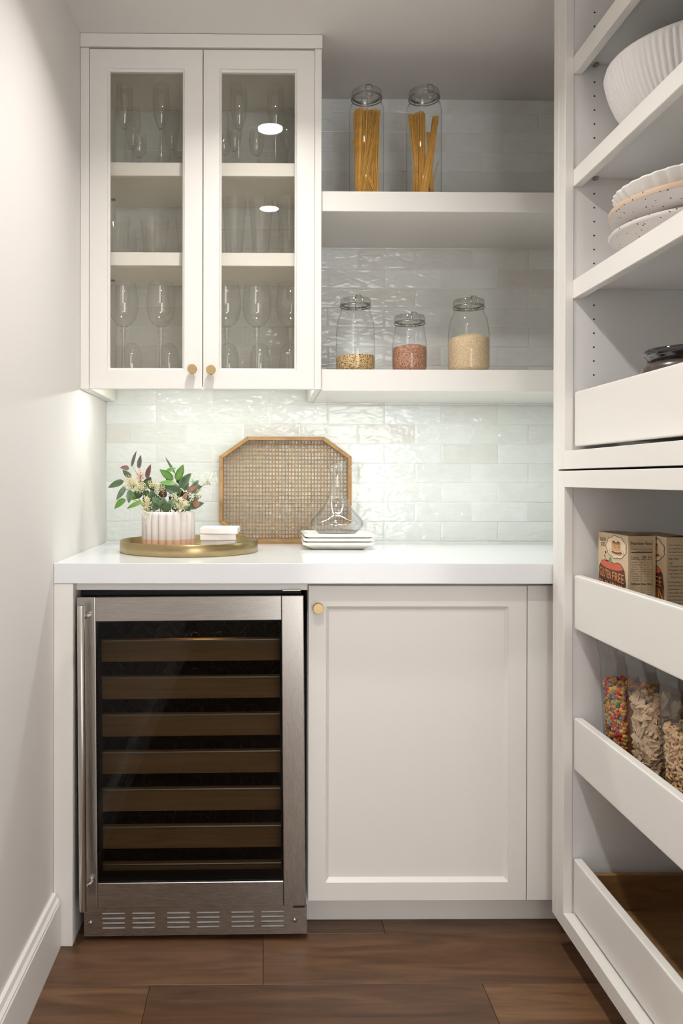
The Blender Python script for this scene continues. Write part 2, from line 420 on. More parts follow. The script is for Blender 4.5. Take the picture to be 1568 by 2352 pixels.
for (x0, x1, g0, g1, kx, kz, which) in ((-0.4742, -0.1680, -0.4197, -0.2225, -0.1931, 1.4105, 'left'), (-0.1657, 0.1364, -0.1164, 0.0827, -0.1428, 1.4085, 'right')):
    z0, z1, w0, w1 = 1.3592, 2.2808, 1.4162, 2.2231
    e, bd, th = 0.0012, 0.006, 0.020
    d = rect_loft('door', [(x0, x1, z0, z1, UY + th), (x0, x1, z0, z1, UY + e), (x0 + e, x1 - e, z0 + e, z1 - e, UY),
                           (g0 - bd, g1 + bd, w0 - bd, w1 + bd, UY), (g0 - bd + 0.001, g1 + bd - 0.001, w0 - bd + 0.001, w1 + bd - 0.001, UY + 0.004), (g0, g1, w0, w1, UY + 0.008), (g0, g1, w0, w1, UY + th)], M_CAB, uc, ring=True)
    box('glass_pane', (g0 - 0.003, g1 + 0.003, UY + 0.012, UY + 0.0145, w0 - 0.003, w1 + 0.003), M_PANE, d, bevel=0)
    bm = bmesh.new(); add_lathe(bm, [(0.0055, 0.0), (0.0055, 0.012), (0.0118, 0.0135), (0.0125, 0.0145), (0.0125, 0.0245), (0.0118, 0.0255)], (0, 0, 0), 32, capb=True, capt=True)
    me = bm_mesh(bm); me.transform(Matrix.Translation((kx, UY, kz)) @ Matrix.Rotation(PI / 2, 4, 'X'))
    setlabel(link('knob', me, M_BRASS, d), 'round satin brass knob')
    me2 = d.data

# ------------------------------------------------------------------ thick floating shelves
fs = box('floating_shelf', (0.1558, XR - 0.0005, 2.205, YB - 0.001, 1.8493, 1.9042), M_CAB, bevel=0.001)
tag(fs, 'thick off-white shelf carrying the two spaghetti jars', 'shelf', 'thick wall shelves')
zb, zt, y0, y1 = 1.3566, 1.4161, 2.205, YB - 0.001
prof = [(y0, zb + 0.001), (y0 + 0.001, zb), (2.2225, zb), (2.2225, zb + 0.0022), (2.2300, zb + 0.0022), (2.2560, zb), (y1, zb), (y1, zt), (y0 + 0.001, zt), (y0, zt - 0.001)]
fs2 = prism('floating_shelf', prof, lambda u, v, t: (0.1560 + t * (XR - 0.0005 - 0.1560), u, v), M_CAB)
tag(fs2, 'thick off-white shelf carrying three clip-top jars of grain', 'shelf', 'thick wall shelves')
def led(x0, x1, y, z, label, flush, mat):
    t = thing('led_strip', label, 'light', ((x0 + x1) / 2, y, z), 'counter lighting strips')
    box('strip_tape', (x0, x1, y - 0.003, y + 0.003, z - 0.0006, z), M_ALU, t, bevel=0)
    bm = bmesh.new(); n = int((x1 - x0) / 0.0166)
    for i in range(n):
        xx = x0 + (i + 0.5) * (x1 - x0) / n
        if flush:      # flush diodes shine straight down
            bm.faces.new([bm.verts.new(p) for p in ((xx - 0.0025, y - 0.002, z - 0.0008), (xx - 0.0025, y + 0.002, z - 0.0008), (xx + 0.0025, y + 0.002, z - 0.0008), (xx + 0.0025, y - 0.002, z - 0.0008))])
        else:
            add_box(bm, xx - 0.0025, xx + 0.0025, y - 0.0018, y + 0.0018, z - 0.0016, z - 0.0006)
    o = link('diodes', bm_mesh(bm), mat, t); o['kind'] = 'stuff'
    return t
box('light_rail', (-0.4684, 0.1363, 2.2105, 2.262, 1.3668, 1.4015), M_CABIN, uc)
led(-0.425, 0.128, 2.247, 1.3666, 'bright cool LED strip under the glass-door cabinet', False, M_LED)
led(0.175, 0.93, 2.2268, zb + 0.0021, 'bright cool LED strip let into the lower thick shelf', True, M_LED2)

# ------------------------------------------------------------------ counter and base cabinets
ct = box('countertop', (XL + 0.0005, XR - 0.0005, 1.9180, YB + 0.001, 0.8650, 0.9140), M_QUARTZ, bevel=0.0016, seg=2)
tag(ct, 'thick white quartz countertop running along the tiled wall', 'countertop')
ep = thing('base_end_panel', 'white end panel between the left wall and the wine fridge', 'panel', (-0.476, 2.2, 0.0))
box('panel', (XL + 0.0005, -0.4535, 1.9195, 2.54, 0.0, 0.8645), M_CAB, ep)
tag(box('filler_rail', (-0.4533, 0.1068, 1.951, 1.975, 0.8452, 0.8648), M_CAB), 'thin white rail between the countertop and the wine fridge', 'rail')
BY = 1.9543
bc = thing('base_cabinet', 'off-white base cabinet with recessed-panel door right of the wine fridge', 'cabinet', (0.4, 2.2, 0.0))
boxes('body', [(0.107, 0.126, BY + 0.0215, 2.54, 0.0882, 0.864), (0.1261, XR - 0.01, BY + 0.0215, 2.54, 0.0882, 0.106), (0.1261, XR - 0.01, 2.52, 2.54, 0.1065, 0.864),
               (0.1261, XR - 0.01, BY + 0.0215, BY + 0.04, 0.845, 0.864)], M_CABIN, bc)
box('toe_kick', (0.1070, XR - 0.01, 2.0306, 2.046, 0.0005, 0.0878), M_CAB, bc)
box('filler_strip', (0.6434, 0.95, BY, BY + 0.020, 0.0882, 0.8560), M_CAB, bc)
x0, x1, z0, z1, g0, g1, w0, w1 = 0.1088, 0.6418, 0.0882, 0.8556, 0.1566, 0.5924, 0.1373, 0.8009
e = 0.0012
d = rect_loft('door', [(x0, x1, z0, z1, BY + 0.02), (x0, x1, z0, z1, BY + e), (x0 + e, x1 - e, z0 + e, z1 - e, BY), (g0 - 0.0045, g1 + 0.0045, w0 - 0.0045, w1 + 0.0045, BY),
                       (g0 - 0.004, g1 + 0.004, w0 - 0.004, w1 + 0.004, BY + 0.003), (g0 + 0.0035, g1 - 0.0035, w0 + 0.0045, w1 - 0.0045, BY + 0.0105)], M_CAB, bc)
bm = bmesh.new(); add_lathe(bm, [(0.0055, 0.0), (0.0055, 0.012), (0.0122, 0.0135), (0.0130, 0.0145), (0.0130, 0.0245), (0.0122, 0.0255)], (0, 0, 0), 32, capb=True, capt=True)
me = bm_mesh(bm); me.transform(Matrix.Translation((0.1316, BY, 0.8035)) @ Matrix.Rotation(PI / 2, 4, 'X'))
setlabel(link('knob', me, M_BRASS, d), 'round satin brass knob')

# ------------------------------------------------------------------ wine fridge
FC = -0.1725
wf = thing('wine_fridge', 'stainless steel undercounter wine fridge with dark glass door', 'wine fridge', (FC, 2.2, 0.0), rot=(0, 0, 0))
fx0, fx1 = -0.4435, 0.1005
DF = 1.932            # door front
boxes('body', [(fx0 + 0.004, fx0 + 0.03, DF + 0.052, 2.48, 0.02, 0.838), (fx1 - 0.03, fx1 - 0.004, DF + 0.052, 2.48, 0.02, 0.838), (fx0 + 0.03, fx1 - 0.03, 2.40, 2.48, 0.02, 0.838),
               (fx0 + 0.03, fx1 - 0.03, DF + 0.052, 2.40, 0.808, 0.838), (fx0 + 0.03, fx1 - 0.03, DF + 0.052, 2.40, 0.075, 0.125)], M_BLACKIN, wf)
box('top_hinge_plate', (0.05, 0.094, DF + 0.012, DF + 0.06, 0.8395, 0.843), M_WIRE, wf, bevel=0.0004)
gx0, gx1, gz0, gz1 = -0.3985, 0.0470, 0.1435, 0.7715
dz0, dz1 = 0.0835, 0.8300
dr = box('door', (fx0 + 0.002, gx0 - 0.0002, DF + 0.016, DF + 0.05, dz0 + 0.002, dz1 - 0.002), M_BLACK, wf, bevel=0)
# door core (dark) is a ring behind the steel faces
dr.data.clear_geometry()
bm = bmesh.new()
for b in ((fx0 + 0.002, gx0 + 0.004, DF + 0.016, DF + 0.05, dz0 + 0.002, dz1 - 0.002), (gx1 - 0.004, fx1 - 0.002, DF + 0.016, DF + 0.05, dz0 + 0.002, dz1 - 0.002),
          (gx0 + 0.004, gx1 - 0.004, DF + 0.016, DF + 0.05, dz0 + 0.002, gz0 + 0.006), (gx0 + 0.004, gx1 - 0.004, DF + 0.016, DF + 0.05, gz1 - 0.006, dz1 - 0.002)):
    add_box(bm, *b)
me = bm_mesh(bm); me.transform(Matrix.Translation(-wloc(wf))); me.materials.append(M_BLACK); dr.data = me
box('stile', (fx0, gx0 - 0.0004, DF, DF + 0.0155, dz0, dz1), M_STEELV, dr, bevel=0.0018, seg=2)
box('stile', (gx1 + 0.0004, fx1, DF, DF + 0.0155, dz0, dz1), M_STEELV, dr, bevel=0.0018, seg=2)
box('rail', (gx0, gx1, DF + 0.0003, DF + 0.0155, gz1, dz1), M_STEELH, dr, bevel=0.0012)
box('rail', (gx0, gx1, DF + 0.0003, DF + 0.0155, dz0, gz0), M_STEELH, dr, bevel=0.0012)
box('glass_pane', (gx0, gx1, DF + 0.010, DF + 0.0145, gz0, gz1), M_SMOKE, dr, bevel=0)
h = bmesh.new()
hx, hy = -0.4235, DF - 0.042
add_lathe(h, [(0.0068, 0.100), (0.0085, 0.1015), (0.0085, 0.8150), (0.0068, 0.8165)], (hx, hy, 0), 24, capb=True, capt=True)
for z in (0.788, 0.148):
    add_tube(h, [(hx, hy, z), (hx + 0.006, hy + 0.02, z), (hx + 0.010, DF + 0.001, z)], 0.0052, 12)
setlabel(link('handle', bm_mesh(h), M_HANDLE, dr, True), 'long vertical steel bar handle')
# kick grille with real slots
GY = DF + 0.009
gzb, gzt = 0.0120, 0.0825
groups = [-0.3900, -0.3175, -0.2335, -0.1620, -0.0785, -0.0065]
gw = 0.0545
zs = [(0.0285, 0.0335), (0.0400, 0.0450), (0.0515, 0.0565), (0.0630, 0.0680)]
xs = [fx0 + 0.010]
for g in groups: xs += [g, g + gw]
xs += [fx1 + 0.003]
zz = [gzb]
for a, b in zs: zz += [a, b]
zz += [gzt]
bl = []
for j in range(len(zz) - 1):
    if j % 2 == 0: bl.append((xs[0], xs[-1], GY, GY + 0.0025, zz[j], zz[j + 1]))
    else:
        for i in range(0, len(xs) - 1, 2): bl.append((xs[i], xs[i + 1], GY, GY + 0.0025, zz[j], zz[j + 1]))
gr = boxes('kick_grille', bl, M_STEELH, wf)
lm = None
for g in groups:
    for a, b in zs:
        if lm is None:
            bm = bmesh.new()
            vs_ = [bm.verts.new(p) for p in ((0, 0, 0), (gw, 0, 0), (gw, 0.011, 0.0044), (0, 0.011, 0.0044), (0, 0, -0.0008), (gw, 0, -0.0008), (gw, 0.0115, 0.0036), (0, 0.0115, 0.0036))]
            for f in ((0, 1, 2, 3), (4, 7, 6, 5), (0, 4, 5, 1), (1, 5, 6, 2), (2, 6, 7, 3), (3, 7, 4, 0)): bm.faces.new([vs_[i] for i in f])
            lm = bm_mesh(bm); lm.materials.append(M_LOUV)
        o = bpy.data.objects.new('louver_slat', lm); col.objects.link(o); o.parent = gr
        o.location = Vector((g, GY + 0.0018, a - 0.0002)) - wloc(gr)
for sx in (-0.4180, 0.0735):
    bm = bmesh.new(); add_lathe(bm, [(0.0062, 0), (0.0058, 0.002), (0.004, 0.0034), (0.001, 0.004)], (0, 0, 0), 16, capt=True)
    me = bm_mesh(bm); me.transform(Matrix.Translation((sx, GY, 0.0450)) @ Matrix.Rotation(PI / 2, 4, 'X'))
    link('screw', me, M_WIRE, gr, True)
box('lower_hinge', (0.070, 0.0985, DF + 0.005, DF + 0.019, 0.0765, 0.0835), M_BLACK, wf, bevel=0.001)
for fxx in (fx0 + 0.04, fx1 - 0.04):
    lathe('leveling_foot', [(0.014, 0), (0.014, 0.006), (0.006, 0.008), (0.006, 0.021)], (fxx, 2.02, 0), M_BLACK, wf, 16, capt=True)
    lathe('leveling_foot', [(0.014, 0), (0.014, 0.006), (0.006, 0.008), (0.006, 0.021)], (fxx, 2.42, 0), M_BLACK, wf, 16, capt=True)
# racks: wooden fronts with wavy wire behind
for i in range(7):
    ztop = 0.7145 - i * 0.0928
    hgt = 0.055 if i < 6 else 0.036
    rk = box('wine_rack', (-0.4005, 0.0500, DF + 0.066, DF + 0.084, ztop - hgt, ztop), M_RACKWOOD, wf, bevel=0.0015)
    box('rack_trim', (-0.4000, 0.0495, DF + 0.0640, DF + 0.0658, ztop - 0.004, ztop), M_ALU, rk, bevel=0.0006)
    bm = bmesh.new(); zz0 = ztop - 0.006
    for yy in (2.06, 2.16, 2.28):
        pts = []
        for s in range(61):
            x = -0.40 + 0.445 * s / 60
            ph = ((x + 0.40) / 0.0742) % 1.0
            pts.append((x, yy, zz0 + 0.011 * max(-1, min(1, 2.2 * math.cos(2 * PI * ph)))))
        add_tube(bm, pts, 0.0016, 5)
    for s in range(13):
        x = -0.40 + 0.445 * s / 12
        ph = ((x + 0.40) / 0.0742) % 1.0
        z = zz0 + 0.011 * max(-1, min(1, 2.2 * math.cos(2 * PI * ph)))
        add_tube(bm, [(x, DF + 0.085, z), (x, 2.38, z)], 0.0016, 5)
    link('wire_grid', bm_mesh(bm), M_RACKWIRE, rk, True)
ld = bpy.data.lights.new('fridge_lamp', 'AREA'); ld.shape = 'RECTANGLE'; ld.size = 0.05; ld.size_y = 0.006; ld.energy = 0.10; ld.color = (1.0, 0.62, 0.28)
lo = bpy.data.objects.new('fridge_lamp', ld); col.objects.link(lo); lo.location = (-0.155, DF + 0.070, 0.806); lo.rotation_euler = (math.radians(5), 0, 0)
wf.rotation_euler = (0, -0.0090, 0); wf.location.x += 0.003; wf.location.z += 0.0025

# ------------------------------------------------------------------ tall pantry units on the right
PXF, PY0, PY1 = 0.6891, 0.98, 1.8788
pe = box('pantry_end_panel', (PXF, XR - 0.0005, PY1 + 0.0003, 1.9107, 0.083, ZC - 0.0005), M_CAB, bevel=0.0015)
tag(pe, 'tall narrow white end panel where the pantry units meet the counter', 'panel')
def carcass(root, z0, z1, o0, o1, toe):
    """side panels flush with a face frame, back, top and bottom; o0..o1 is the opening"""
    box('side_panel', (PXF + 0.0205, XR - 0.012, 1.8408, PY1, z0, z1), M_CABIN, root)
    box('side_panel', (PXF + 0.0205, XR - 0.012, PY0, PY0 + 0.038, z0, z1), M_CABIN, root)
    box('stile', (PXF, PXF + 0.020, 1.8385, PY1, z0, z1), M_CAB, root, bevel=0.0008)
    box('stile', (PXF, PXF + 0.020, PY0, PY0 + 0.040, z0, z1), M_CAB, root, bevel=0.0008)
    box('rail', (PXF, PXF + 0.020, PY0 + 0.0402, 1.8383, z0, o0), M_CAB, root, bevel=0.0008)
    box('rail', (PXF, PXF + 0.020, PY0 + 0.0402, 1.8383, o1, z1), M_CAB, root, bevel=0.0008)
    box('back_panel', (XR - 0.0118, XR - 0.001, PY0, PY1, z0, z1), M_CABIN, root, bevel=0)
    box('bottom_board', (PXF + 0.0205, XR - 0.012, PY0 + 0.0385, 1.8403, z0, o0 - 0.001), M_CABIN, root)
    box('top_board', (PXF + 0.0205, XR - 0.012, PY0 + 0.0385, 1.8403, o1 + 0.001, z1), M_CABIN, root)
    if toe: box('toe_kick', (PXF + 0.085, PXF + 0.10, PY0, 1.9105, 0.0005, z0 - 0.0005), M_CAB, root)
def drawer(root, z0, z1, side_mat, lab=None, side_h=0.6):
    f = box('drawer', (0.7105, 0.7305, PY0 + 0.046, 1.8345, z0, z1), M_CAB, root, bevel=0.0045, seg=3)
    if lab: setlabel(f, lab)
    zt = z0 + (z1 - z0) * side_h
    zb_ = z0 + 0.010
    box('drawer_side', (0.7308, 1.20, 1.800, 1.813, zb_, zt), side_mat, f)
    box('drawer_side', (0.7308, 1.20, PY0 + 0.068, PY0 + 0.081, zb_, zt), side_mat, f)
    box('drawer_back', (1.188, 1.20, PY0 + 0.0812, 1.7998, zb_, zt), side_mat, f)
    box('drawer_bottom', (0.7308, 1.1878, PY0 + 0.0812, 1.7998, zb_, zb_ + 0.009), side_mat, f, bevel=0)
    for yy in (1.8145, PY0 + 0.056):
        box('drawer_slide', (0.735, 1.19, yy, yy + 0.0105, zb_ + 0.008, zb_ + 0.02), M_WIRE, f, bevel=0)
    return zb_ + 0.009
pu = thing('pantry_cabinet', 'tall open pantry unit with white shelves of bowls and plates', 'cabinet', (0.97, 1.43, 1.1388))
carcass(pu, 1.1388, ZC - 0.0008, 1.1802, 2.30, False)
SH = [(2.0436, 2.0856), (1.7860, 1.8259), (1.5292, 1.5726)]
for z0, z1 in SH:
    s = box('shelf', (0.7285, XR - 0.013, PY0 + 0.041, 1.8396, z1 - 0.020, z1), M_CABIN, pu)
    box('shelf_lip', (0.7085, 0.7283, PY0 + 0.041, 1.8396, z0, z1), M_CAB, s)
    box('shelf_pin', (0.752, 0.762, 1.826, 1.8396, z1 - 0.0255, z1 - 0.0205), M_WIRE, s, bevel=0.001)
bm = bmesh.new()
for i in range(27):
    z = 2.1872 - 0.032 * i
    if any(a - 0.012 < z < b + 0.003 for a, b in SH): continue
    ring = [bm.verts.new((0.757 + 0.0021 * math.cos(2 * PI * q / 10), 1.84065, z + 0.0021 * math.sin(2 * PI * q / 10))) for q in range(10)]
    ri2 = [bm.verts.new((0.757 + 0.0016 * math.cos(2 * PI * q / 10), 1.8404, z + 0.0016 * math.sin(2 * PI * q / 10))) for q in range(10)]
    for q in range(10): bm.faces.new((ring[q], ring[(q + 1) % 10], ri2[(q + 1) % 10], ri2[q]))
    bm.faces.new(ri2)
o = link('pin_hole_shade_discs', bm_mesh(bm), M_HOLESHADE, pu); o['kind'] = 'stuff'  # dark discs on the panel, nothing drilled; hole shade is in their colour
zD = drawer(pu, 1.1903, 1.3153, M_CABIN, 'white pull-out tray front holding the dark glass jar')
pl_ = thing('pantry_cabinet', 'lower pantry unit with three white pull-out trays', 'cabinet', (0.97, 1.43, 0.083))
carcass(pl_, 0.083, 1.1345, 0.1196, 1.0973, True)
zE = drawer(pl_, 0.7732, 0.8963, M_CABIN, 'white pull-out tray front below the pancake mix boxes')
zF = drawer(pl_, 0.4509, 0.5701, M_CABIN, 'white pull-out tray front below the cereal canisters')
zG = drawer(pl_, 0.1254, 0.2476, M_DRAWERWOOD, 'lowest white pull-out tray front with wooden inside', 0.82)
# ------------------------------------------------------------------ glassware in the upper cabinet
def glass_obj(name, prof, cat, group, n=36, mat=None, extra=None):
    """a glass built at the origin: bowl (and stem, foot) as parts"""
    t = thing(name, '', cat, (0, 0, 0), group)
    for part, pr, cb, ctp in prof:
        lathe(part, pr, (0, 0, 0), mat or M_GLASS, t, n, rad=extra if part == 'bowl' else None, capb=cb, capt=ctp)
    return t
flute = glass_obj('champagne_flute', [
    ('foot', [(0.0005, 0.004), (0.012, 0.0025), (0.031, 0.0012), (0.0315, 0.0004), (0.031, 0.0)], False, False),
    ('stem', [(0.006, 0.004), (0.0036, 0.012), (0.003, 0.04), (0.0031, 0.09), (0.004, 0.108), (0.0062, 0.118)], False, True),
    ('bowl', [(0.0008, 0.117), (0.0062, 0.119), (0.0125, 0.130), (0.0185, 0.148), (0.0225, 0.170), (0.0235, 0.195), (0.0225, 0.220), (0.0205, 0.242)], False, False)], 'flute', 'champagne flutes')
cordial = glass_obj('cordial_glass', [
    ('foot', [(0.0005, 0.004), (0.01, 0.0028), (0.0245, 0.0012), (0.025, 0.0004), (0.0245, 0)], False, False),
    ('stem', [(0.006, 0.004), (0.0035, 0.01), (0.0034, 0.045), (0.006, 0.052), (0.0036, 0.058), (0.0065, 0.066)], False, True),
    ('bowl', [(0.0008, 0.066), (0.009, 0.068), (0.0175, 0.080), (0.0205, 0.095), (0.0208, 0.112), (0.0195, 0.126), (0.0182, 0.138)], False, False)], 'glass', 'cut cordial glasses', 44,
    extra=lambda r, z, a, i: r * (1 + (0.035 * math.cos(11 * a + (i % 2) * PI) if 0.07 < z < 0.125 else 0)))
tumbler = glass_obj('tumbler', [
    ('base', [(0.0005, 0.0), (0.029, 0.0), (0.0305, 0.003), (0.0312, 0.011), (0.0005, 0.0125)], False, False),
    ('bowl', [(0.0305, 0.002), (0.0318, 0.02), (0.0362, 0.07), (0.0408, 0.114)], False, False)], 'tumbler', 'short tumblers')
highball = glass_obj('highball_glass', [
    ('base', [(0.0005, 0.0), (0.0205, 0.0), (0.0222, 0.003), (0.0228, 0.013), (0.0005, 0.0145)], False, False),
    ('bowl', [(0.0222, 0.002), (0.0240, 0.03), (0.0290, 0.095), (0.0345, 0.168)], False, False)], 'glass', 'tall tapered tumblers')
goblet = glass_obj('wine_glass', [
    ('foot', [(0.0005, 0.006), (0.013, 0.003), (0.034, 0.0014), (0.0345, 0.0005), (0.034, 0)], False, False),
    ('stem', [(0.008, 0.005), (0.0046, 0.016), (0.004, 0.06), (0.0046, 0.092), (0.0088, 0.099), (0.0050, 0.106), (0.0105, 0.114), (0.0060, 0.121), (0.0125, 0.128)], False, True),
    ('bowl', [(0.0008, 0.128), (0.0125, 0.1285), (0.024, 0.136), (0.0345, 0.152), (0.0400, 0.175), (0.0405, 0.200), (0.0375, 0.228), (0.0340, 0.252)], False, False)], 'wine glass', 'stemmed wine glasses')
dome = glass_obj('stemless_glass', [
    ('bowl', [(0.0285, 0.0), (0.0300, 0.02), (0.0305, 0.045), (0.0285, 0.068), (0.0225, 0.088), (0.0120, 0.0985), (0.0008, 0.101)], False, True)], 'glass', 'stemless glasses')
used = set()
def place(proto, x, y, z, label, rz=0):
    if id(proto) not in used:
        used.add(id(proto)); proto.location = (x, y, z); proto['label'] = label; proto.rotation_euler = (0, 0, rz); return proto
    return dup(proto, (x, y, z), rz, label)
def px2x(px, D): return (px - 624.9) / 1848.0 * D + 0.0104 * D
ZT, ZM, ZB = 1.9882, 1.7402, 1.4187
for px, D, l in ((285, 2.285, 'front champagne flute at the far left of the top cabinet shelf'), (304, 2.43, 'rear champagne flute second from left on the top cabinet shelf'),
                 (369, 2.285, 'front champagne flute near the right edge of the left glass door'), (393, 2.43, 'rear champagne flute beside the middle of the cabinet'),
                 (547, 2.285, 'front champagne flute at the left of the right glass door'), (537, 2.44, 'rear champagne flute half hidden behind another at the right door left side'),
                 (631, 2.285, 'front champagne flute behind the larger light reflection'), (657, 2.43, 'rear champagne flute at the far right of the top cabinet shelf')):
    place(flute, px2x(px, D), D, ZT, l)
for px, D, l in ((319, 2.36, 'small cut cordial glass between the two left flutes'), (413, 2.36, 'small cut cordial glass at the right edge of the left door'),
                 (512, 2.34, 'small cut cordial glass at the left edge of the right door'), (587, 2.34, 'small cut cordial glass in the middle of the right door')):
    place(cordial, px2x(px, D), D, ZT, l, 0.3)
for px, D, l in ((266, 2.285, 'short clear tumbler at the far left of the middle cabinet shelf'), (355, 2.285, 'short clear tumbler in the middle of the left door'),
                 (435, 2.285, 'short clear tumbler half hidden by the middle door frames'), (322, 2.42, 'short clear tumbler in the back row of the middle shelf')):
    place(tumbler, px2x(px, D), D, ZM, l)
for px, D, l in ((537, 2.285, 'tall tapered glass at the left of the right glass door'), (598, 2.285, 'tall tapered glass under the smaller light reflection'),
                 (662, 2.285, 'tall tapered glass at the far right of the middle cabinet shelf')):
    place(highball, px2x(px, D), D, ZM, l)
for px, D, l in ((284, 2.285, 'stemmed wine glass at the far left of the bottom cabinet shelf'), (369, 2.285, 'stemmed wine glass second from left on the bottom cabinet shelf'),
                 (520, 2.285, 'stemmed wine glass at the left edge of the right glass door'), (589, 2.285, 'stemmed wine glass in the middle of the right glass door'),
                 (666, 2.285, 'stemmed wine glass at the far right of the bottom cabinet shelf')):
    place(goblet, px2x(px, D), D, ZB, l)
for px, D, l in ((302, 2.40, 'stemless glass behind the leftmost wine glass'), (388, 2.40, 'stemless glass behind the second wine glass from left'),
                 (524, 2.40, 'stemless glass behind the wine glass at the right door left edge'), (596, 2.40, 'stemless glass behind the middle wine glass of the right door'),
                 (664, 2.40, 'stemless glass behind the rightmost wine glass')):
    place(dome, px2x(px, D), D, ZB, l)

# ------------------------------------------------------------------ clip-top jars
def clip_jar(name, label, x, y, z, R, H, rn, group, rot=0.0, tall=False):
    """R body radius, rn neck radius, H height without clasp"""
    t = thing(name, label, 'jar', (x, y, z), group)
    t.rotation_euler = (0, 0, rot)
    c = (0, 0, 0)
    zn = H - 0.034           # shoulder top
    if tall: body = [(0.001, 0.004), (R * 0.72, 0.003), (R * 0.90, 0.0), (R * 0.975, 0.004), (R, 0.012), (R, zn - 0.030), (R * 0.985, zn - 0.018), (R * 0.93, zn - 0.007), (rn, zn), (rn, zn + 0.009), (rn * 1.06, zn + 0.011), (rn * 1.06, zn + 0.016)]
    else: body = [(0.001, 0.004), (R * 0.70, 0.003), (R * 0.86, 0.0), (R * 0.95, 0.004), (R * 0.99, 0.014), (R, H * 0.3), (R * 0.985, zn - 0.062 * H / 0.21), (R * 0.93, zn - 0.036 * H / 0.21), (R * 0.86, zn - 0.018 * H / 0.21), (rn * 1.01, zn - 0.003), (rn, zn), (rn, zn + 0.008), (rn * 1.06, zn + 0.010), (rn * 1.06, zn + 0.016)]
    def lk(nm, pr, mat, capb, capt, n=48):
        bm = bmesh.new(); add_lathe(bm, pr, c, n, None, capb, capt); return link(nm, bm_mesh(bm), mat, t, True, world=False)
    lk('body', body, M_JAR, True, False)
    lk('gasket', [(rn * 0.9, zn + 0.0163), (rn * 1.045, zn + 0.0163), (rn * 1.045, zn + 0.0182), (rn * 0.9, zn + 0.0182)], M_GASKET, False, False)
    lk('lid', [(0.001, zn + 0.012), (rn * 0.8, zn + 0.012), (rn * 0.86, zn + 0.0185), (rn * 1.055, zn + 0.0187), (rn * 1.06, zn + 0.0255), (rn * 1.035, zn + 0.0270), (rn * 1.035, zn + 0.0305), (rn * 1.0, H - 0.0008), (rn * 0.9, H), (rn * 0.4, H - 0.001), (0.001, H - 0.0012)], M_LID, True, True)
    bm = bmesh.new(); r0 = rn * 1.075
    add_tube(bm, [(r0 * math.cos(a), r0 * math.sin(a), zn + 0.0120) for a in [2 * PI * q / 40 for q in range(40)]], 0.0016, 6, closed=True)   # wire around the neck
    w = 0.0105; yf = -r0
    # front bail: two uprights over the lid and a latch loop hanging in front
    add_tube(bm, [(-w, yf - 0.003, zn + 0.004), (-w, yf - 0.0045, zn + 0.011), (-w * 0.95, yf - 0.003, zn + 0.022), (-w * 0.62, yf + 0.004, H + 0.001), (-w * 0.55, yf + 0.010, H + 0.0035), (w * 0.55, yf + 0.010, H + 0.0035), (w * 0.62, yf + 0.004, H + 0.001), (w * 0.95, yf - 0.003, zn + 0.022), (w, yf - 0.0045, zn + 0.011), (w, yf - 0.003, zn + 0.004)], 0.0014, 6)
    add_tube(bm, [(-w, yf - 0.003, zn + 0.0045), (-w * 0.75, yf - 0.004, zn + 0.0025), (-w * 0.25, yf - 0.005, zn - 0.007), (w * 0.25, yf - 0.005, zn - 0.007), (w * 0.75, yf - 0.004, zn + 0.0025), (w, yf - 0.003, zn + 0.0045)], 0.0014, 6)
    for s in (-1, 1):
        add_tube(bm, [(s * w * 0.62 + 0.002 * math.cos(a), yf - 0.0015, zn + 0.0125 + 0.002 * math.sin(a)) for a in [2 * PI * q / 8 for q in range(8)]], 0.0009, 5, closed=True)
    add_tube(bm, [(-w * 0.4, yf - 0.0012, zn + 0.0118), (w * 0.4, yf - 0.0012, zn + 0.0118)], 0.0009, 5)
    # rear hinge
    add_tube(bm, [(-0.010, r0, zn + 0.012), (-0.010, r0 + 0.003, zn + 0.022), (-0.008, r0 - 0.002, H), (0.008, r0 - 0.002, H), (0.010, r0 + 0.003, zn + 0.022), (0.010, r0, zn + 0.012)], 0.0014, 6)
    link('wire_clasp', bm_mesh(bm), M_WIRE, t, True, world=False)
    return t
ZS1, ZS2 = 1.9043, 1.4162
GQ = grains('mixed_quinoa', [lin(222, 190, 136), lin(206, 168, 108), lin(230, 204, 150), lin(116, 78, 46), lin(214, 178, 120), lin(72, 50, 34), lin(226, 196, 142)], 520)
GR = grains('red_quinoa', [lin(196, 148, 118), lin(176, 120, 92), lin(150, 96, 70), lin(206, 166, 138), lin(126, 78, 56), lin(186, 136, 108)], 560)
GW = grains('pale_rice', [lin(226, 202, 164), lin(218, 190, 150), lin(232, 210, 176), lin(206, 176, 134), lin(222, 196, 158)], 480)
def fill(name, label, x, y, z, R, hts, mat):
    """a heap of grain with a gently uneven top"""
    bm = bmesh.new(); h0, h1 = hts
    prof = [(0.001, 0.0045), (R * 0.84, 0.0045), (R * 0.95, 0.010), (R, 0.018), (R, h0 * 0.9), (R * 0.985, h0), (R * 0.8, h0 + (h1 - h0) * 0.45), (R * 0.5, h0 + (h1 - h0) * 0.85), (0.001, h1)]
    rr = random.Random(int(x * 1000))
    add_lathe(bm, prof, (0, 0, 0), 64, None, True, True, shear=lambda a, b, c_: c_ + (0.0 if c_ < h0 * 0.85 else 0.03 * a + 0.0012 * math.sin(a * 260 + b * 210)))
    o = link(name, bm_mesh(bm), mat, None, True); o.location = (x, y, z)
    return tag(o, label, 'grain', 'dry goods in the jars', 'stuff')
JY = 2.285
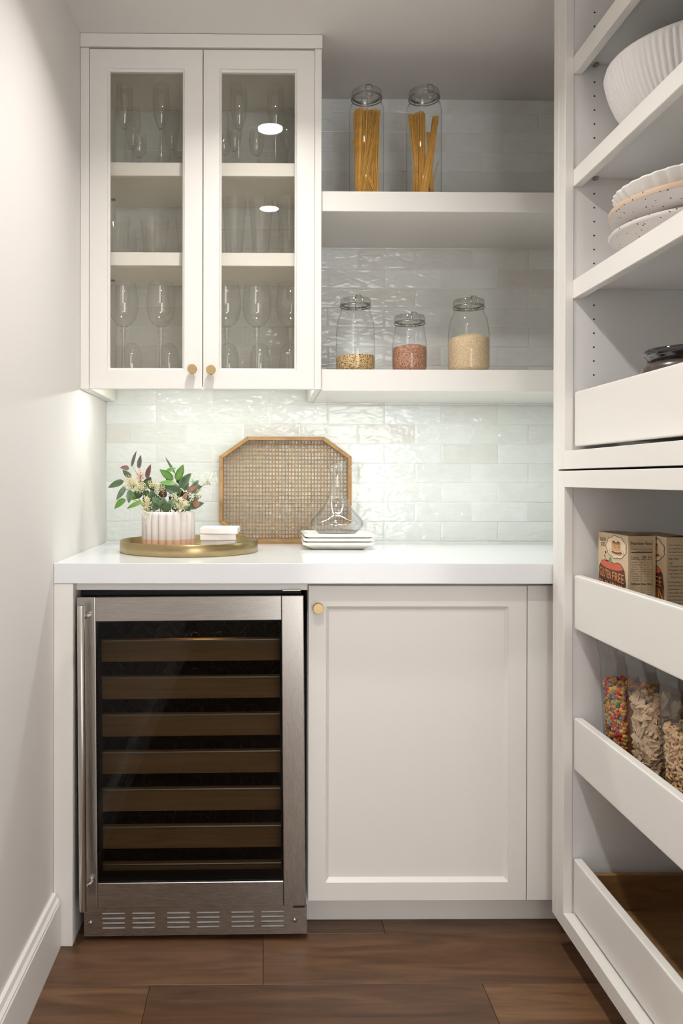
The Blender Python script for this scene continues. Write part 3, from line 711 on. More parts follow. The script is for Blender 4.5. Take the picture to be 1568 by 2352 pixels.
J = [(0.2595, JY, 0.0555, 0.2105, 0.0408, 'large clip-top glass jar a quarter full, left on the lower shelf', 0.10),
     (0.4125, JY - 0.005, 0.0490, 0.1620, 0.0408, 'shortest clip-top glass jar, in the middle of the lower shelf', 0.14),
     (0.5820, JY, 0.0580, 0.2090, 0.0412, 'large clip-top glass jar mostly full, right on the lower shelf', 0.10)]
for x, y, R, H, rn, l, rot in J:
    clip_jar('clip_top_jar', l, x, y, ZS2, R, H, rn, 'clip-top jars', rot)
fill('quinoa', 'mixed tan and black quinoa at the bottom of the left jar', J[0][0], J[0][1], ZS2, 0.0535, (0.046, 0.050), GQ)
fill('quinoa', 'reddish brown grain filling the shortest jar', J[1][0], J[1][1], ZS2, 0.0472, (0.071, 0.079), GR)
fill('rice', 'pale beige rice filling the right jar', J[2][0], J[2][1], ZS2, 0.0560, (0.096, 0.112), GW)
M_PASTA = simple('dry_pasta', lin(240, 184, 84), 0.42, var=0.12, vscale=60)
PJ = [(0.2900, 2.285, 0.0490, 0.312, 'tall clip-top jar packed with spaghetti, left on the upper shelf', 0.02), (0.4535, 2.285, 0.0495, 0.314, 'tall clip-top jar loosely filled with spaghetti, right on the upper shelf', 0.22)]
for x, y, R, H, l, rot in PJ:
    clip_jar('clip_top_jar', l, x, y, ZS1, R, H, 0.0405, 'clip-top jars', rot, tall=True)
def pasta(label, x, y, z, bundles, seed):
    rr = random.Random(seed); bm = bmesh.new()
    for (bx, by, br, tx, ty, tr, cnt, hgt) in bundles:
        for i in range(cnt):
            a = rr.uniform(0, 2 * PI); q = math.sqrt(rr.random())
            p0 = (bx + br * q * math.cos(a), by + br * q * math.sin(a)); p1 = (tx + tr * q * math.cos(a + 0.4), ty + tr * q * math.sin(a + 0.4))
            for pnt in (p0, p1):
                pass
            lim = 0.0445
            def cl(p):
                d = math.hypot(*p); return p if d < lim else (p[0] * lim / d, p[1] * lim / d)
            p0, p1 = cl(p0), cl(p1)
            add_tube(bm, [(p0[0], p0[1], 0.0055), (p1[0], p1[1], hgt - rr.uniform(0, 0.006))], 0.00095, 4)
    o = link('spaghetti', bm_mesh(bm), M_PASTA, None, True); o.location = (x, y, z)
    return tag(o, label, 'pasta', 'dry goods in the jars', 'stuff')
pasta('dense bundle of dry spaghetti in the left tall jar', PJ[0][0], PJ[0][1], ZS1,
      [(-0.012, 0.0, 0.020, -0.012, 0.002, 0.027, 190, 0.258), (0.010, 0.004, 0.018, 0.018, 0.006, 0.020, 90, 0.258), (-0.020, -0.018, 0.010, 0.020, -0.010, 0.018, 45, 0.256), (0.028, -0.022, 0.004, -0.040, -0.010, 0.003, 7, 0.17),
       (0.026, -0.012, 0.006, 0.030, 0.004, 0.007, 30, 0.254), (0.020, -0.018, 0.006, 0.026, -0.002, 0.008, 24, 0.254)], 3)
pasta('loose fan of dry spaghetti in the right tall jar', PJ[1][0], PJ[1][1], ZS1,
      [(-0.012, 0.0, 0.018, -0.012, 0.006, 0.016, 120, 0.256), (-0.010, -0.004, 0.008, -0.036, 0.004, 0.008, 50, 0.250), (-0.006, -0.018, 0.013, 0.036, 0.006, 0.007, 110, 0.246), (0.004, 0.010, 0.012, 0.034, 0.012, 0.008, 50, 0.248), (0.022, -0.015, 0.006, 0.012, 0.004, 0.006, 14, 0.20), (0.012, 0.0, 0.002, 0.043, 0.006, 0.001, 2, 0.12)], 5)

# ------------------------------------------------------------------ on the counter: brass tray, planter, coasters
ZCT = 0.9142
tx, ty = -0.2070, 2.2430
bt = lathe('round_tray', [(0.001, 0.0035), (0.186, 0.0035), (0.1875, 0.005), (0.1880, 0.031), (0.1892, 0.0322), (0.1905, 0.031), (0.1905, 0.002), (0.189, 0.0), (0.001, 0.0)], (tx, ty, ZCT), M_BRASSTRAY, n=96, capb=False)
tag(bt, 'round low-rimmed brass tray on the white counter', 'tray')
ZTR = ZCT + 0.0037
px_, py_ = -0.2640, 2.2350
def flute_r(n, amp):
    def f(r, z, a, i):
        t = (a * n / (2 * PI)) % 1.0
        return r - amp + amp * math.sqrt(max(0.0, 1 - (2 * t - 1) ** 2)) * 1.0
    return f
def pot_mat():
    m, nt, b = new_mat('planter_glaze')
    mp = coords(nt); s = nt.nodes.new('ShaderNodeSeparateXYZ'); nt.links.new(mp.outputs[0], s.inputs[0])
    n = node(nt, 'ShaderNodeTexNoise'); n.inputs['Scale'].default_value = 60; nt.links.new(mp.outputs[0], n.inputs['Vector'])
    ma = node(nt, 'ShaderNodeMath', operation='MULTIPLY_ADD'); ma.inputs[1].default_value = 0.003; nt.links.new(n.outputs['Fac'], ma.inputs[0]); nt.links.new(s.outputs['Z'], ma.inputs[2])
    rp = ramp(nt, [(0.0, lin(214, 176, 152)), (0.5, lin(214, 176, 152)), (0.52, lin(218, 210, 206)), (1.0, lin(222, 215, 211))])
    mr = node(nt, 'ShaderNodeMapRange'); mr.inputs['From Min'].default_value = 0.033 - 0.03; mr.inputs['From Max'].default_value = 0.033 + 0.03
    nt.links.new(ma.outputs[0], mr.inputs['Value']); nt.links.new(mr.outputs[0], rp.inputs[0]); nt.links.new(rp.outputs[0], b.inputs['Base Color'])
    b.inputs['Roughness'].default_value = 0.42
    return m
pt = thing('fluted_planter', 'small pale fluted ceramic planter with terracotta base on the brass tray', 'planter', (px_, py_, ZTR))
bm = bmesh.new(); PR, PH = 0.0735, 0.1075
add_lathe(bm, [(PR - 0.004, 0.0), (PR - 0.001, 0.002), (PR, 0.006), (PR, PH - 0.010), (PR - 0.0015, PH - 0.004), (PR - 0.005, PH - 0.0008), (PR - 0.009, PH), (PR - 0.012, PH - 0.002), (PR - 0.0125, PH - 0.02)], (0, 0, 0), 240, flute_r(20, 0.0115), True, False)
link('pot', bm_mesh(bm), pot_mat(), pt, True, world=False)
bm = bmesh.new(); add_lathe(bm, [(PR - 0.0135, PH - 0.016), (0.04, PH - 0.012), (0.001, PH - 0.010)], (0, 0, 0), 40, capt=True)
link('floral_foam', bm_mesh(bm), M_SOIL, pt, True, world=False)

# leaves, stems and blossom clusters of the arrangement
def leafmat(name, c, c2):
    m, nt, b = new_mat(name); b.inputs['Roughness'].default_value = 0.45
    mp = coords(nt, (1, 1, 1), rnd=True); n = node(nt, 'ShaderNodeTexNoise'); n.inputs['Scale'].default_value = 30; nt.links.new(mp.outputs[0], n.inputs['Vector'])
    rp = ramp(nt, [(0.35, c), (0.65, c2)]); nt.links.new(n.outputs['Fac'], rp.inputs[0]); nt.links.new(rp.outputs[0], b.inputs['Base Color'])
    b.inputs['Subsurface Weight'].default_value = 0.0
    return m
LM = {'green': leafmat('leaf_bright_green', lin(124, 170, 84), lin(156, 194, 112)), 'deep': leafmat('leaf_deep_green', lin(92, 116, 84), lin(122, 144, 108)),
      'sage': leafmat('leaf_sage', lin(116, 146, 112), lin(150, 172, 140)), 'plum': leafmat('leaf_plum', lin(138, 98, 98), lin(160, 122, 118)), 'blush': leafmat('leaf_blush', lin(188, 140, 124), lin(206, 168, 148)),
      'grey': leafmat('leaf_grey', lin(112, 108, 104), lin(138, 134, 126))}
def leaf(base, tip, width, mat, bend=0.012, roll=0.0, round_=False):
    width *= 1.22
    base, tip = Vector(base), Vector(tip); ax = tip - base; L = ax.length; ax.normalize()
    side = ax.cross(Vector((0, -1, 0.25))).normalized(); side = (Matrix.Rotation(roll, 3, ax) @ side); nrm = side.cross(ax)
    bm = bmesh.new(); N = 9; rows = []
    for i in range(N):
        t = i / (N - 1)
        w = width * 2.75 * t ** 0.6 * (1 - t) ** 0.9 if not round_ else width * math.sin(PI * t) ** 0.6
        if i in (0, N - 1): w = 0.0005
        c = base + ax * (L * t) - nrm * bend * (t * t) + nrm * bend * 0.6 * t
        fold = 0.18 * w
        rows.append([bm.verts.new(c - side * w + nrm * fold), bm.verts.new(c - side * w * 0.5 + nrm * fold * 0.3), bm.verts.new(c), bm.verts.new(c + side * w * 0.5 + nrm * fold * 0.3), bm.verts.new(c + side * w + nrm * fold)])
    for a, b in zip(rows, rows[1:]):
        for q in range(4): bm.faces.new((a[q], a[q + 1], b[q + 1], b[q]))
    top = list(bm.faces)
    # real thickness
    bmesh.ops.solidify(bm, geom=top, thickness=0.0004)
    return link('leaf', bm_mesh(bm), LM[mat], pt, True, world=False)
def sp(px, py, dy=0.0):
    """measured position in the planter plane, set forward or back by dy (local point)"""
    D = py_ + dy
    return (px2x(px, D) - px_, dy, 1.1148 - (py - 1103.2 + 0.0016 * 1848) / 1848 * D - ZTR)
def seg(name_px):  return name_px
C0 = (0.0, 0.0, PH - 0.012)
stems = [((336, 1150), (306, 1072), 0.0), ((330, 1150), (282, 1118), -0.01), ((345, 1160), (288, 1140), -0.03), ((370, 1170), (345, 1098), 0.0), ((390, 1172), (398, 1098), 0.01),
         ((400, 1172), (425, 1108), 0.0), ((410, 1172), (440, 1120), -0.01), ((420, 1172), (480, 1100), 0.01), ((400, 1172), (450, 1150), -0.03), ((360, 1172), (318, 1150), -0.03), ((380, 1172), (372, 1120), -0.02), ((425, 1172), (462, 1125), 0.02)]
for a, b, dy in stems:
    p1 = Vector(sp(*b, dy)); p0 = Vector((C0[0] + (p1[0]) * 0.35, dy * 0.5, PH - 0.014)); mid = (p0 + p1) / 2 + Vector((0, 0, 0.012))
    tube('stem', [p0 + Vector((px_, py_, ZTR)), mid + Vector((px_, py_, ZTR)), p1 + Vector((px_, py_, ZTR))], 0.0012, simple('stem_green', lin(146, 150, 72), 0.5) if 'stem_green' not in bpy.data.materials else bpy.data.materials['stem_green'], pt, 5, radii=[0.0017, 0.0014, 0.0008])
LV = [  # base px, tip px, width, material, depth
    ((303, 1073), (313, 1036), .0052, 'grey', .005), ((319, 1077), (323, 1046), .0055, 'grey', .0), ((297, 1078), (277, 1073), .0068, 'plum', -.01), ((302, 1097), (282, 1081), .0068, 'sage', -.005),
    ((285, 1105), (249, 1120), .0078, 'deep', -.015), ((289, 1147), (262, 1168), .0095, 'green', -.03), ((288, 1118), (268, 1149), .0062, 'sage', -.02), ((300, 1125), (296, 1156), .0072, 'sage', -.035),
    ((326, 1155), (291, 1167), .0075, 'green', -.04), ((337, 1100), (346, 1067), .0065, 'plum', -.005), ((334, 1122), (346, 1096), .0105, 'deep', .0), ((322, 1128), (312, 1147), .009, 'deep', -.01),
    ((398, 1102), (367, 1079), .0085, 'green', -.01), ((405, 1104), (421, 1068), .009, 'green', -.015), ((380, 1088), (402, 1074), .0075, 'green', .0), ((402, 1088), (380, 1051), .0028, 'sage', .005),
    ((402, 1112), (366, 1108), .0078, 'green', -.025), ((413, 1122), (438, 1086), .0110, 'deep', -.01), ((415, 1130), (370, 1112), .0135, 'deep', .005), ((424, 1128), (430, 1098), .008, 'sage', .01),
    ((440, 1136), (454, 1102), .0095, 'sage', -.005), ((430, 1130), (456, 1114), .007, 'blush', -.02), ((421, 1152), (430, 1131), .0066, 'blush', -.03), ((433, 1166), (468, 1155), .0095, 'deep', -.02),
    ((443, 1160), (458, 1154), .0105, 'blush', -.035), ((450, 1122), (463, 1117), .007, 'deep', .01), ((375, 1172), (376, 1143), .0105, 'deep', -.045), ((372, 1172), (392, 1160), .0110, 'deep', -.05),
    ((362, 1172), (352, 1155), .0105, 'deep', -.045), ((352, 1160), (348, 1125), .0110, 'deep', -.02), ((370, 1143), (380, 1125), .0095, 'plum', -.01), ((404, 1160), (396, 1132), .0125, 'deep', -.01),
    ((412, 1170), (404, 1148), .012, 'deep', -.035), ((340, 1162), (330, 1140), .0095, 'deep', -.02), ((390, 1150), (412, 1128), .012, 'deep', .01), ((356, 1150), (362, 1118), .0085, 'sage', .01), ((420, 1140), (402, 1122), .010, 'deep', .02),
    ((346, 1170), (330, 1168), .008, 'deep', -.03), ((385, 1172), (360, 1140), .011, 'deep', .03), ((430, 1172), (446, 1150), .009, 'deep', .02), ((397, 1172), (414, 1150), .010, 'deep', .03)]
LV += [((318, 1130), (300, 1138), .007, 'deep', .01), ((330, 1118), (318, 1104), .008, 'sage', .02), ((342, 1140), (322, 1122), .009, 'deep', .015), ((360, 1128), (340, 1108), .009, 'deep', .025), ((392, 1118), (384, 1096), .008, 'deep', .02),
       ((410, 1112), (416, 1090), .008, 'deep', .015), ((444, 1150), (462, 1138), .008, 'sage', .0), ((436, 1150), (424, 1130), .009, 'deep', .01), ((366, 1160), (350, 1142), .009, 'sage', -.03), ((388, 1168), (398, 1146), .009, 'sage', -.05),
       ((350, 1172), (338, 1154), .009, 'deep', .02), ((425, 1172), (438, 1158), .009, 'deep', -.04), ((310, 1148), (298, 1134), .007, 'green', -.02), ((376, 1130), (366, 1112), .008, 'deep', .03), ((404, 1140), (390, 1120), .010, 'deep', .03)]
for i, (a, b, w, m_, dy) in enumerate(LV):
    leaf(sp(*a, dy), sp(*b, dy - 0.006), w, m_, bend=0.004 + 0.003 * ((i * 7) % 3), roll=((i * 37) % 11 - 5) * 0.11, round_=(m_ == 'blush' and w > .01))
M_BL = {'cream': simple('blossom_cream', lin(226, 218, 178), 0.6), 'white': simple('blossom_white', lin(240, 240, 226), 0.6), 'pink': simple('blossom_pink', lin(226, 184, 166), 0.6)}
def cluster(px, py, rx, rz, dy, mat, n, seed, droop=0.0):
    rr = random.Random(seed); bm = bmesh.new(); c = Vector(sp(px, py, dy)); S = py_ / 1848
    core = c + Vector((0, 0.004, -rz * S * 0.6))
    for i in range(int(n * 1.7)):
        a, u, q = rr.uniform(0, 2 * PI), rr.uniform(-1, 1), rr.random() ** 0.45
        s = math.sqrt(1 - u * u)
        p = c + Vector((1.15 * rx * S * q * s * math.cos(a), rx * S * 0.8 * q * s * math.sin(a), 1.15 * rz * S * q * u))
        r = rr.uniform(0.0008, 0.0016)
        bmesh.ops.create_icosphere(bm, subdivisions=1, radius=r, matrix=Matrix.Translation(p) @ Matrix.Diagonal((1, 1, rr.uniform(0.7, 1.3), 1)))
        if i % 3 == 0: add_tube(bm, [core, (core + p) / 2 + Vector((0, 0, 0.002)), p], 0.0004, 3)
    o = link('blossom_cluster', bm_mesh(bm), M_BL[mat], pt, True, world=False); o['kind'] = 'stuff'
for i, a in enumerate([(306, 1112, 22, 17, -.02, 'cream', 150), (322, 1122, 16, 12, -.025, 'cream', 80), (322, 1092, 10, 14, .0, 'pink', 70), (297, 1106, 10, 14, -.01, 'pink', 40), (352, 1113, 13, 10, -.02, 'cream', 70), (368, 1122, 12, 11, -.02, 'cream', 60),
                       (337, 1160, 11, 20, -.06, 'cream', 110), (334, 1190, 7, 18, -.078, 'white', 26), (478, 1102, 20, 20, .01, 'white', 150), (444, 1100, 12, 16, .02, 'white', 60), (416, 1160, 17, 14, -.06, 'cream', 110), (404, 1146, 8, 9, -.04, 'cream', 35),
                       (456, 1140, 8, 6, -.01, 'cream', 26), (440, 1140, 8, 8, -.03, 'white', 24), (360, 1130, 6, 12, -.03, 'white', 24), (397, 1138, 12, 8, -.03, 'white', 24)]):
    cluster(*a, seed=40 + i)

# marble coasters
cgx = -0.1180
for i, (dx, dy, rz, w) in enumerate([(-0.004, 0.004, 0.02, .046), (-0.002, 0.003, -0.02, .046), (-0.004, 0.0, 0.03, .047), (0.002, -0.002, -0.05, .0495)]):
    t_ = 0.0176
    bm = bmesh.new(); add_box(bm, -w, w, -w, w, 0, t_ - 0.0006, bevel=0.0026, seg=2)
    o = link('stone_coaster', bm_mesh(bm), M_MARBLE); o.location = (cgx + dx, 2.165 + dy, ZTR + 0.0001 + i * (t_ - 0.0004)); o.rotation_euler = (0, 0, rz)
    tag(o, ['lowest square white marble coaster hidden behind the brass rim', 'square white marble coaster second from the bottom of the stack', 'square white marble coaster second from the top of the stack', 'topmost square white marble coaster of the stack'][i], 'coaster', 'stack of marble coasters')

# ------------------------------------------------------------------ octagonal wooden tray leaning on the tiles
ot = thing('octagonal_tray', 'octagonal wooden tray with woven cane lattice leaning on the tiles', 'tray', (0.0675, 2.53, ZCT))
oc = [(-0.1390, 0.9795), (-0.0525, 0.9150), (0.1884, 0.9150), (0.2740, 0.9795), (0.2740, 1.1850), (0.1884, 1.2470), (-0.0525, 1.2470), (-0.1390, 1.1860)]
TF, TB = 2.5085, 2.5440      # front rim plane, back plane
ctr = (0.0675, 1.081)
def inset(poly, d):
    n = len(poly); out = []
    for i in range(n):
        p0, p1, p2 = Vector(poly[i - 1]), Vector(poly[i]), Vector(poly[(i + 1) % n])
        e1, e2 = (p1 - p0).normalized(), (p2 - p1).normalized(); n1, n2 = Vector((-e1.y, e1.x)), Vector((-e2.y, e2.x))
        b = (n1 + n2); b = b / b.dot(n1); out.append(tuple(p1 + b * d))
    return out
oi_ = inset(oc, 0.0115)
def lerp(a, b, t): return (a[0] + (b[0] - a[0]) * t, a[1] + (b[1] - a[1]) * t)
for i in range(8):
    j = (i + 1) % 8
    cuts = [(0, 1)]
    if i in (3, 7): cuts = [(0, 0.240), (0.250, 0.845), (0.855, 1)] if i == 3 else [(0, 0.150), (0.160, 0.755), (0.765, 1)]
    for a, b in cuts:
        q = [lerp(oc[i], oc[j], a), lerp(oc[i], oc[j], b), lerp(oi_[i], oi_[j], b), lerp(oi_[i], oi_[j], a)]
        bm = bmesh.new(); add_prism(bm, q, lambda u, v, t: (u, TF + t * (TB - TF), v))
        bmesh.ops.recalc_face_normals(bm, faces=bm.faces)
        bmesh.ops.bevel(bm, geom=list(bm.edges), offset=0.0008, segments=1, affect='EDGES')
        link('frame_rail', bm_mesh(bm), M_TEAK, ot)
bm = bmesh.new()
def clip_line(axis, c):
    """extent of the octagon's inside along the other axis"""
    pts = []
    for i in range(8):
        p, q = oi_[i], oi_[(i + 1) % 8]
        a, b = p[axis], q[axis]
        if (a - c) * (b - c) < 0:
            t = (c - a) / (b - a); pts.append(p[1 - axis] + (q[1 - axis] - p[1 - axis]) * t)
    return (min(pts), max(pts)) if len(pts) >= 2 else None
xx = -0.139 + 0.012; i = 0
while xx < 0.272:
    e_ = clip_line(0, xx)
    if e_: add_box(bm, xx - 0.0015, xx + 0.0015, 2.5375, 2.5388, e_[0], e_[1])
    xx += 0.01025
zz_ = 0.915 + 0.012
while zz_ < 1.244:
    e_ = clip_line(1, zz_)
    if e_: add_box(bm, e_[0], e_[1], 2.5360, 2.5373, zz_ - 0.0016, zz_ + 0.0016)
    zz_ += 0.01235
o = link('cane_lattice', bm_mesh(bm), M_CANE, ot); o['kind'] = 'stuff'

# ------------------------------------------------------------------ serving plates and decanter
def rect_plate(label, x, y, z, i):
    bm = bmesh.new(); W, Dp = 0.1015 - 0.001 * i, 0.095
    def rr_(w, d_, r, n=6):
        out = []
        for sx, sy, a0 in ((1, 1, 0), (-1, 1, PI / 2), (-1, -1, PI), (1, -1, 1.5 * PI)):
            for q in range(n + 1):
                a = a0 + q / n * PI / 2; out.append((sx * (w - r) + r * math.cos(a), sy * (d_ - r) + r * math.sin(a)))
        return out
    L = [(0.073, 0.068, 0.0), (0.0755, 0.0705, 0.002), (W - 0.006, Dp - 0.006, 0.0125), (W - 0.001, Dp - 0.001, 0.0145), (W + 0.0005, Dp + 0.0005, 0.0180), (W - 0.0012, Dp - 0.0012, 0.0212), (W - 0.008, Dp - 0.008, 0.0198), (0.076, 0.071, 0.0068), (0.072, 0.067, 0.0056)]
    R = [[bm.verts.new((u, v, h)) for u, v in rr_(w, d_, 0.008)] for w, d_, h in L]
    n = len(R[0])
    for a, b in zip(R, R[1:]):
        for q in range(n): bm.faces.new((a[q], a[(q + 1) % n], b[(q + 1) % n], b[q]))
    bm.faces.new(list(reversed(R[0]))); bm.faces.new(R[-1])
    o = link('serving_plate', bm_mesh(bm), M_CREAM, None, True); o.location = (x, y, z); o.rotation_euler = (0, 0, 0.02 * (i - 1))
    return tag(o, label, 'plate', 'stacked serving plates')
plx, ply = 0.2130, 2.3600
for i in range(3):
    rect_plate(['lowest rectangular white plate on the counter', 'middle rectangular white plate of the stack', 'topmost rectangular white plate under the glass decanter'][i], plx, ply, ZCT + 0.0002 + i * 0.0118, i)
dz = ZCT + 0.0002 + 2 * 0.0118 + 0.0062
dc = thing('wine_decanter', 'clear glass wine decanter with slanted lip standing on white plates', 'decanter', (0.2140, 2.350, dz))
def shr(x, y, z): return z + max(0, (z - 0.15)) / 0.075 * x * 0.35
bm = bmesh.new()
add_lathe(bm, [(0.001, 0.010), (0.02, 0.008), (0.036, 0.0015), (0.040, 0.0), (0.044, 0.0015), (0.052, 0.010), (0.066, 0.023), (0.0745, 0.033), (0.0775, 0.040), (0.0765, 0.046), (0.070, 0.056), (0.058, 0.069), (0.045, 0.084), (0.034, 0.101), (0.0255, 0.120), (0.0200, 0.140), (0.0180, 0.156), (0.0185, 0.172), (0.0205, 0.188), (0.0240, 0.203), (0.0290, 0.2165)], (0, 0, 0), 72, None, True, False, shr)
link('vessel', bm_mesh(bm), M_DEC, dc, True, world=False)
bm = bmesh.new()
add_tube(bm, [(0.0290 * math.cos(a), 0.0290 * math.sin(a), shr(0.0290 * math.cos(a), 0, 0.2165)) for a in [2 * PI * q / 48 for q in range(48)]], 0.0009, 6, closed=True)
link('rim', bm_mesh(bm), M_DEC, dc, True, world=False)
lathe('base', [(0.001, 0.0105), (0.030, 0.011), (0.048, 0.0125), (0.056, 0.0165), (0.062, 0.0215), (0.05, 0.0155), (0.03, 0.0135), (0.001, 0.013)], (0.2140, 2.350, dz), M_DECB, dc, 48, capb=False)
# ------------------------------------------------------------------ bowls and dishes on the pantry shelves
M_RIB = speckle('ribbed_stoneware', lin(230, 227, 226), lin(208, 203, 199), 420, 0.2, 0.6)
M_SPK = speckle('speckled_stoneware', lin(216, 209, 205), lin(84, 72, 64), 120, 0.17, 0.42)
M_TAN = speckle('raw_clay_rim', lin(196, 170, 146), lin(92, 70, 54), 130, 0.2, 0.6)
M_WHITE = simple('white_glaze', lin(238, 236, 232), 0.18)
zB = SH[1][1] + 0.0004
bw = thing('ribbed_bowl', 'large white vertically ribbed stoneware bowl on the upper pantry shelf', 'bowl', (0.9050, 1.652, zB))
def ribs(n, amp): return lambda r, z, a, i: r + (amp * abs(math.cos(n * a / 2)) ** 0.6 if 1 < i < 11 else 0)
H = 1.980 - zB
bm = bmesh.new()
add_lathe(bm, [(0.070, 0.0), (0.085, 0.001), (0.100, 0.006), (0.120, 0.018), (0.138, 0.034), (0.154, 0.055), (0.167, 0.078), (0.177, 0.102), (0.183, 0.122), (0.186, 0.136), (0.1872, H - 0.012), (0.1885, H - 0.004), (0.1875, H), (0.184, H), (0.180, H - 0.01), (0.172, 0.10), (0.150, 0.060), (0.11, 0.024), (0.05, 0.010), (0.001, 0.009)], (0, 0, 0), 480, ribs(92, 0.0040), True, False)
link('bowl', bm_mesh(bm), M_RIB, bw, True, world=False)
zC = SH[2][1] + 0.0004
cx_, cy_ = 0.8780, 1.600
sb = lathe('speckled_bowl', [(0.075, 0.0), (0.09, 0.001), (0.125, 0.012), (0.152, 0.026), (0.168, 0.038), (0.1725, 0.044), (0.170, 0.0465), (0.160, 0.040), (0.12, 0.020), (0.06, 0.011), (0.001, 0.010)], (cx_, cy_ + 0.012, zC), M_SPK, n=96)
tag(sb, 'shallow speckled stoneware bowl at the bottom of the dish stack', 'bowl', 'dishes stacked on the pantry shelf')
sp_ = thing('speckled_plate', 'speckled stoneware plate with raw tan rim in the middle of the dish stack', 'plate', (cx_, cy_ - 0.008, zC + 0.0415), 'dishes stacked on the pantry shelf')
lathe('plate', [(0.10, 0.0), (0.115, 0.001), (0.150, 0.012), (0.172, 0.026), (0.1795, 0.035)], (cx_, cy_ - 0.008, zC + 0.0415), M_SPK, sp_, 96)
lathe('raw_rim', [(0.1797, 0.0352), (0.1805, 0.040), (0.1795, 0.0455), (0.1765, 0.047), (0.168, 0.039), (0.13, 0.018), (0.06, 0.010), (0.001, 0.0095)], (cx_, cy_ - 0.008, zC + 0.0415), M_TAN, sp_, 96, capb=False)
fd = lathe('fluted_dish', [(0.140, 0.0), (0.147, 0.001), (0.156, 0.014), (0.165, 0.028), (0.1725, 0.038), (0.1745, 0.041), (0.172, 0.0425), (0.164, 0.034), (0.152, 0.014), (0.140, 0.007), (0.001, 0.006)], (cx_ + 0.006, cy_ - 0.006, zC + 0.0790), M_WHITE, n=256,
           rad=lambda r, z, a, i: r * (1 + (0.020 * abs(math.sin(20 * a)) if r > 0.146 else 0)))
tag(fd, 'white fluted baking dish on top of the dish stack', 'dish', 'dishes stacked on the pantry shelf')
# dark glass jar in the upper pull-out tray
M_DARKG, nt, b_ = new_mat('dark_glass'); b_.inputs['Base Color'].default_value = lin(36, 33, 33); b_.inputs['Roughness'].default_value = 0.06; b_.inputs['Coat Weight'].default_value = 0.5
M_DARKB = simple('dark_contents', lin(66, 56, 50), 0.25, coat=0.6, var=0.25, vscale=25)
dj = thing('dark_glass_jar', 'squat dark glass jar with lid in the white pull-out tray', 'jar', (0.812, 1.520, zD + 0.0003))
z0 = zD + 0.0003
lathe('body', [(0.070, 0.0), (0.084, 0.004), (0.089, 0.015), (0.090, 0.105), (0.088, 0.118), (0.082, 0.1255), (0.078, 0.128)], (0.812, 1.520, z0), M_DARKB, dj, 64, capt=True)
lathe('lid', [(0.0775, 0.1282), (0.079, 0.136), (0.084, 0.140), (0.0865, 0.144), (0.0865, 0.150), (0.083, 0.1525), (0.074, 0.1515), (0.055, 0.148), (0.001, 0.147)], (0.812, 1.520, z0), M_DARKG, dj, 64)

# ------------------------------------------------------------------ pancake mix boxes
M_KRAFT = simple('box_card', lin(206, 182, 148), 0.55, var=0.03, vscale=12)
M_KRAFT2 = simple('box_card_side', lin(190, 166, 134), 0.55, var=0.03, vscale=12)
INK = {'ink': simple('print_ink', lin(58, 42, 36), 0.55), 'cream': simple('print_cream', lin(226, 204, 172), 0.55), 'red': simple('print_pumpkin_red', lin(206, 92, 64), 0.5), 'dark': simple('print_pumpkin_dark', lin(74, 48, 44), 0.5),
       'green': simple('print_stem_green', lin(104, 146, 96), 0.5), 'orange': simple('print_orange', lin(226, 146, 62), 0.5), 'pancake': simple('print_pancake', lin(222, 176, 126), 0.5), 'syrup': simple('print_syrup', lin(116, 66, 40), 0.5), 'black': simple('print_black', lin(38, 30, 27), 0.55), 'butter': simple('print_butter', lin(236, 206, 130), 0.5)}
def flat(name, poly, f, mat, parent, lift):
    bm = bmesh.new(); bm.faces.new([bm.verts.new(f(u, v, lift)) for u, v in poly])
    bmesh.ops.triangulate(bm, faces=bm.faces)
    me = bpy.data.meshes.new('print'); bm.to_mesh(me); bm.free()
    return link(name, me, mat, parent)
def flats(name, polys, f, mat, parent, lift):
    bm = bmesh.new()
    for poly in polys: bm.faces.new([bm.verts.new(f(u, v, lift)) for u, v in poly])
    bmesh.ops.triangulate(bm, faces=bm.faces)
    me = bpy.data.meshes.new('print'); bm.to_mesh(me); bm.free()
    return link(name, me, mat, parent)
def text_mesh(lines, f, mat, parent, lift, name='lettering'):
    """lines: (string, u0, v0, width or None, height[, bold, align]) set as flat lettering"""
    verts, faces = [], []
    for ln in lines:
        s, u0, v0, wd, ht = ln[:5]; bold = ln[5] if len(ln) > 5 else 0.0; warp = ln[6] if len(ln) > 6 else None
        cu = bpy.data.curves.new('t', 'FONT'); cu.body = s; cu.size = 1.0; cu.offset = bold; cu.resolution_u = 2
        ob = bpy.data.objects.new('t', cu); col.objects.link(ob)
        dg = bpy.context.evaluated_depsgraph_get(); ev = ob.evaluated_get(dg); me = ev.to_mesh()
        if len(me.vertices):
            xs = [v.co.x for v in me.vertices]; ys = [v.co.y for v in me.vertices]
            x0, x1_ = min(xs), max(xs); capH = 0.70
            sy = ht / capH; sx = (wd / (x1_ - x0)) if wd else sy * 0.9
            off = len(verts)
            for v in me.vertices:
                uu, vv = (v.co.x - x0) * sx, v.co.y * sy
                if warp: uu, vv = warp(uu / wd, vv / ht, wd, ht)
                verts.append(f(u0 + uu, v0 + vv, lift))
            for p in me.polygons: faces.append([off + q for q in p.vertices])
        ev.to_mesh_clear(); bpy.data.objects.remove(ob); bpy.data.curves.remove(cu)
    me = bpy.data.meshes.new('lettering'); me.from_pydata(verts, [], faces); me.update()
    return link(name, me, mat, parent)
def ell(cu, cv, ru, rv, n=28, a0=0, a1=2 * PI):
    return [(cu + ru * math.cos(a0 + (a1 - a0) * q / n), cv + rv * math.sin(a0 + (a1 - a0) * q / n)) for q in range(n + (0 if a1 - a0 > 6.2 else 1))]
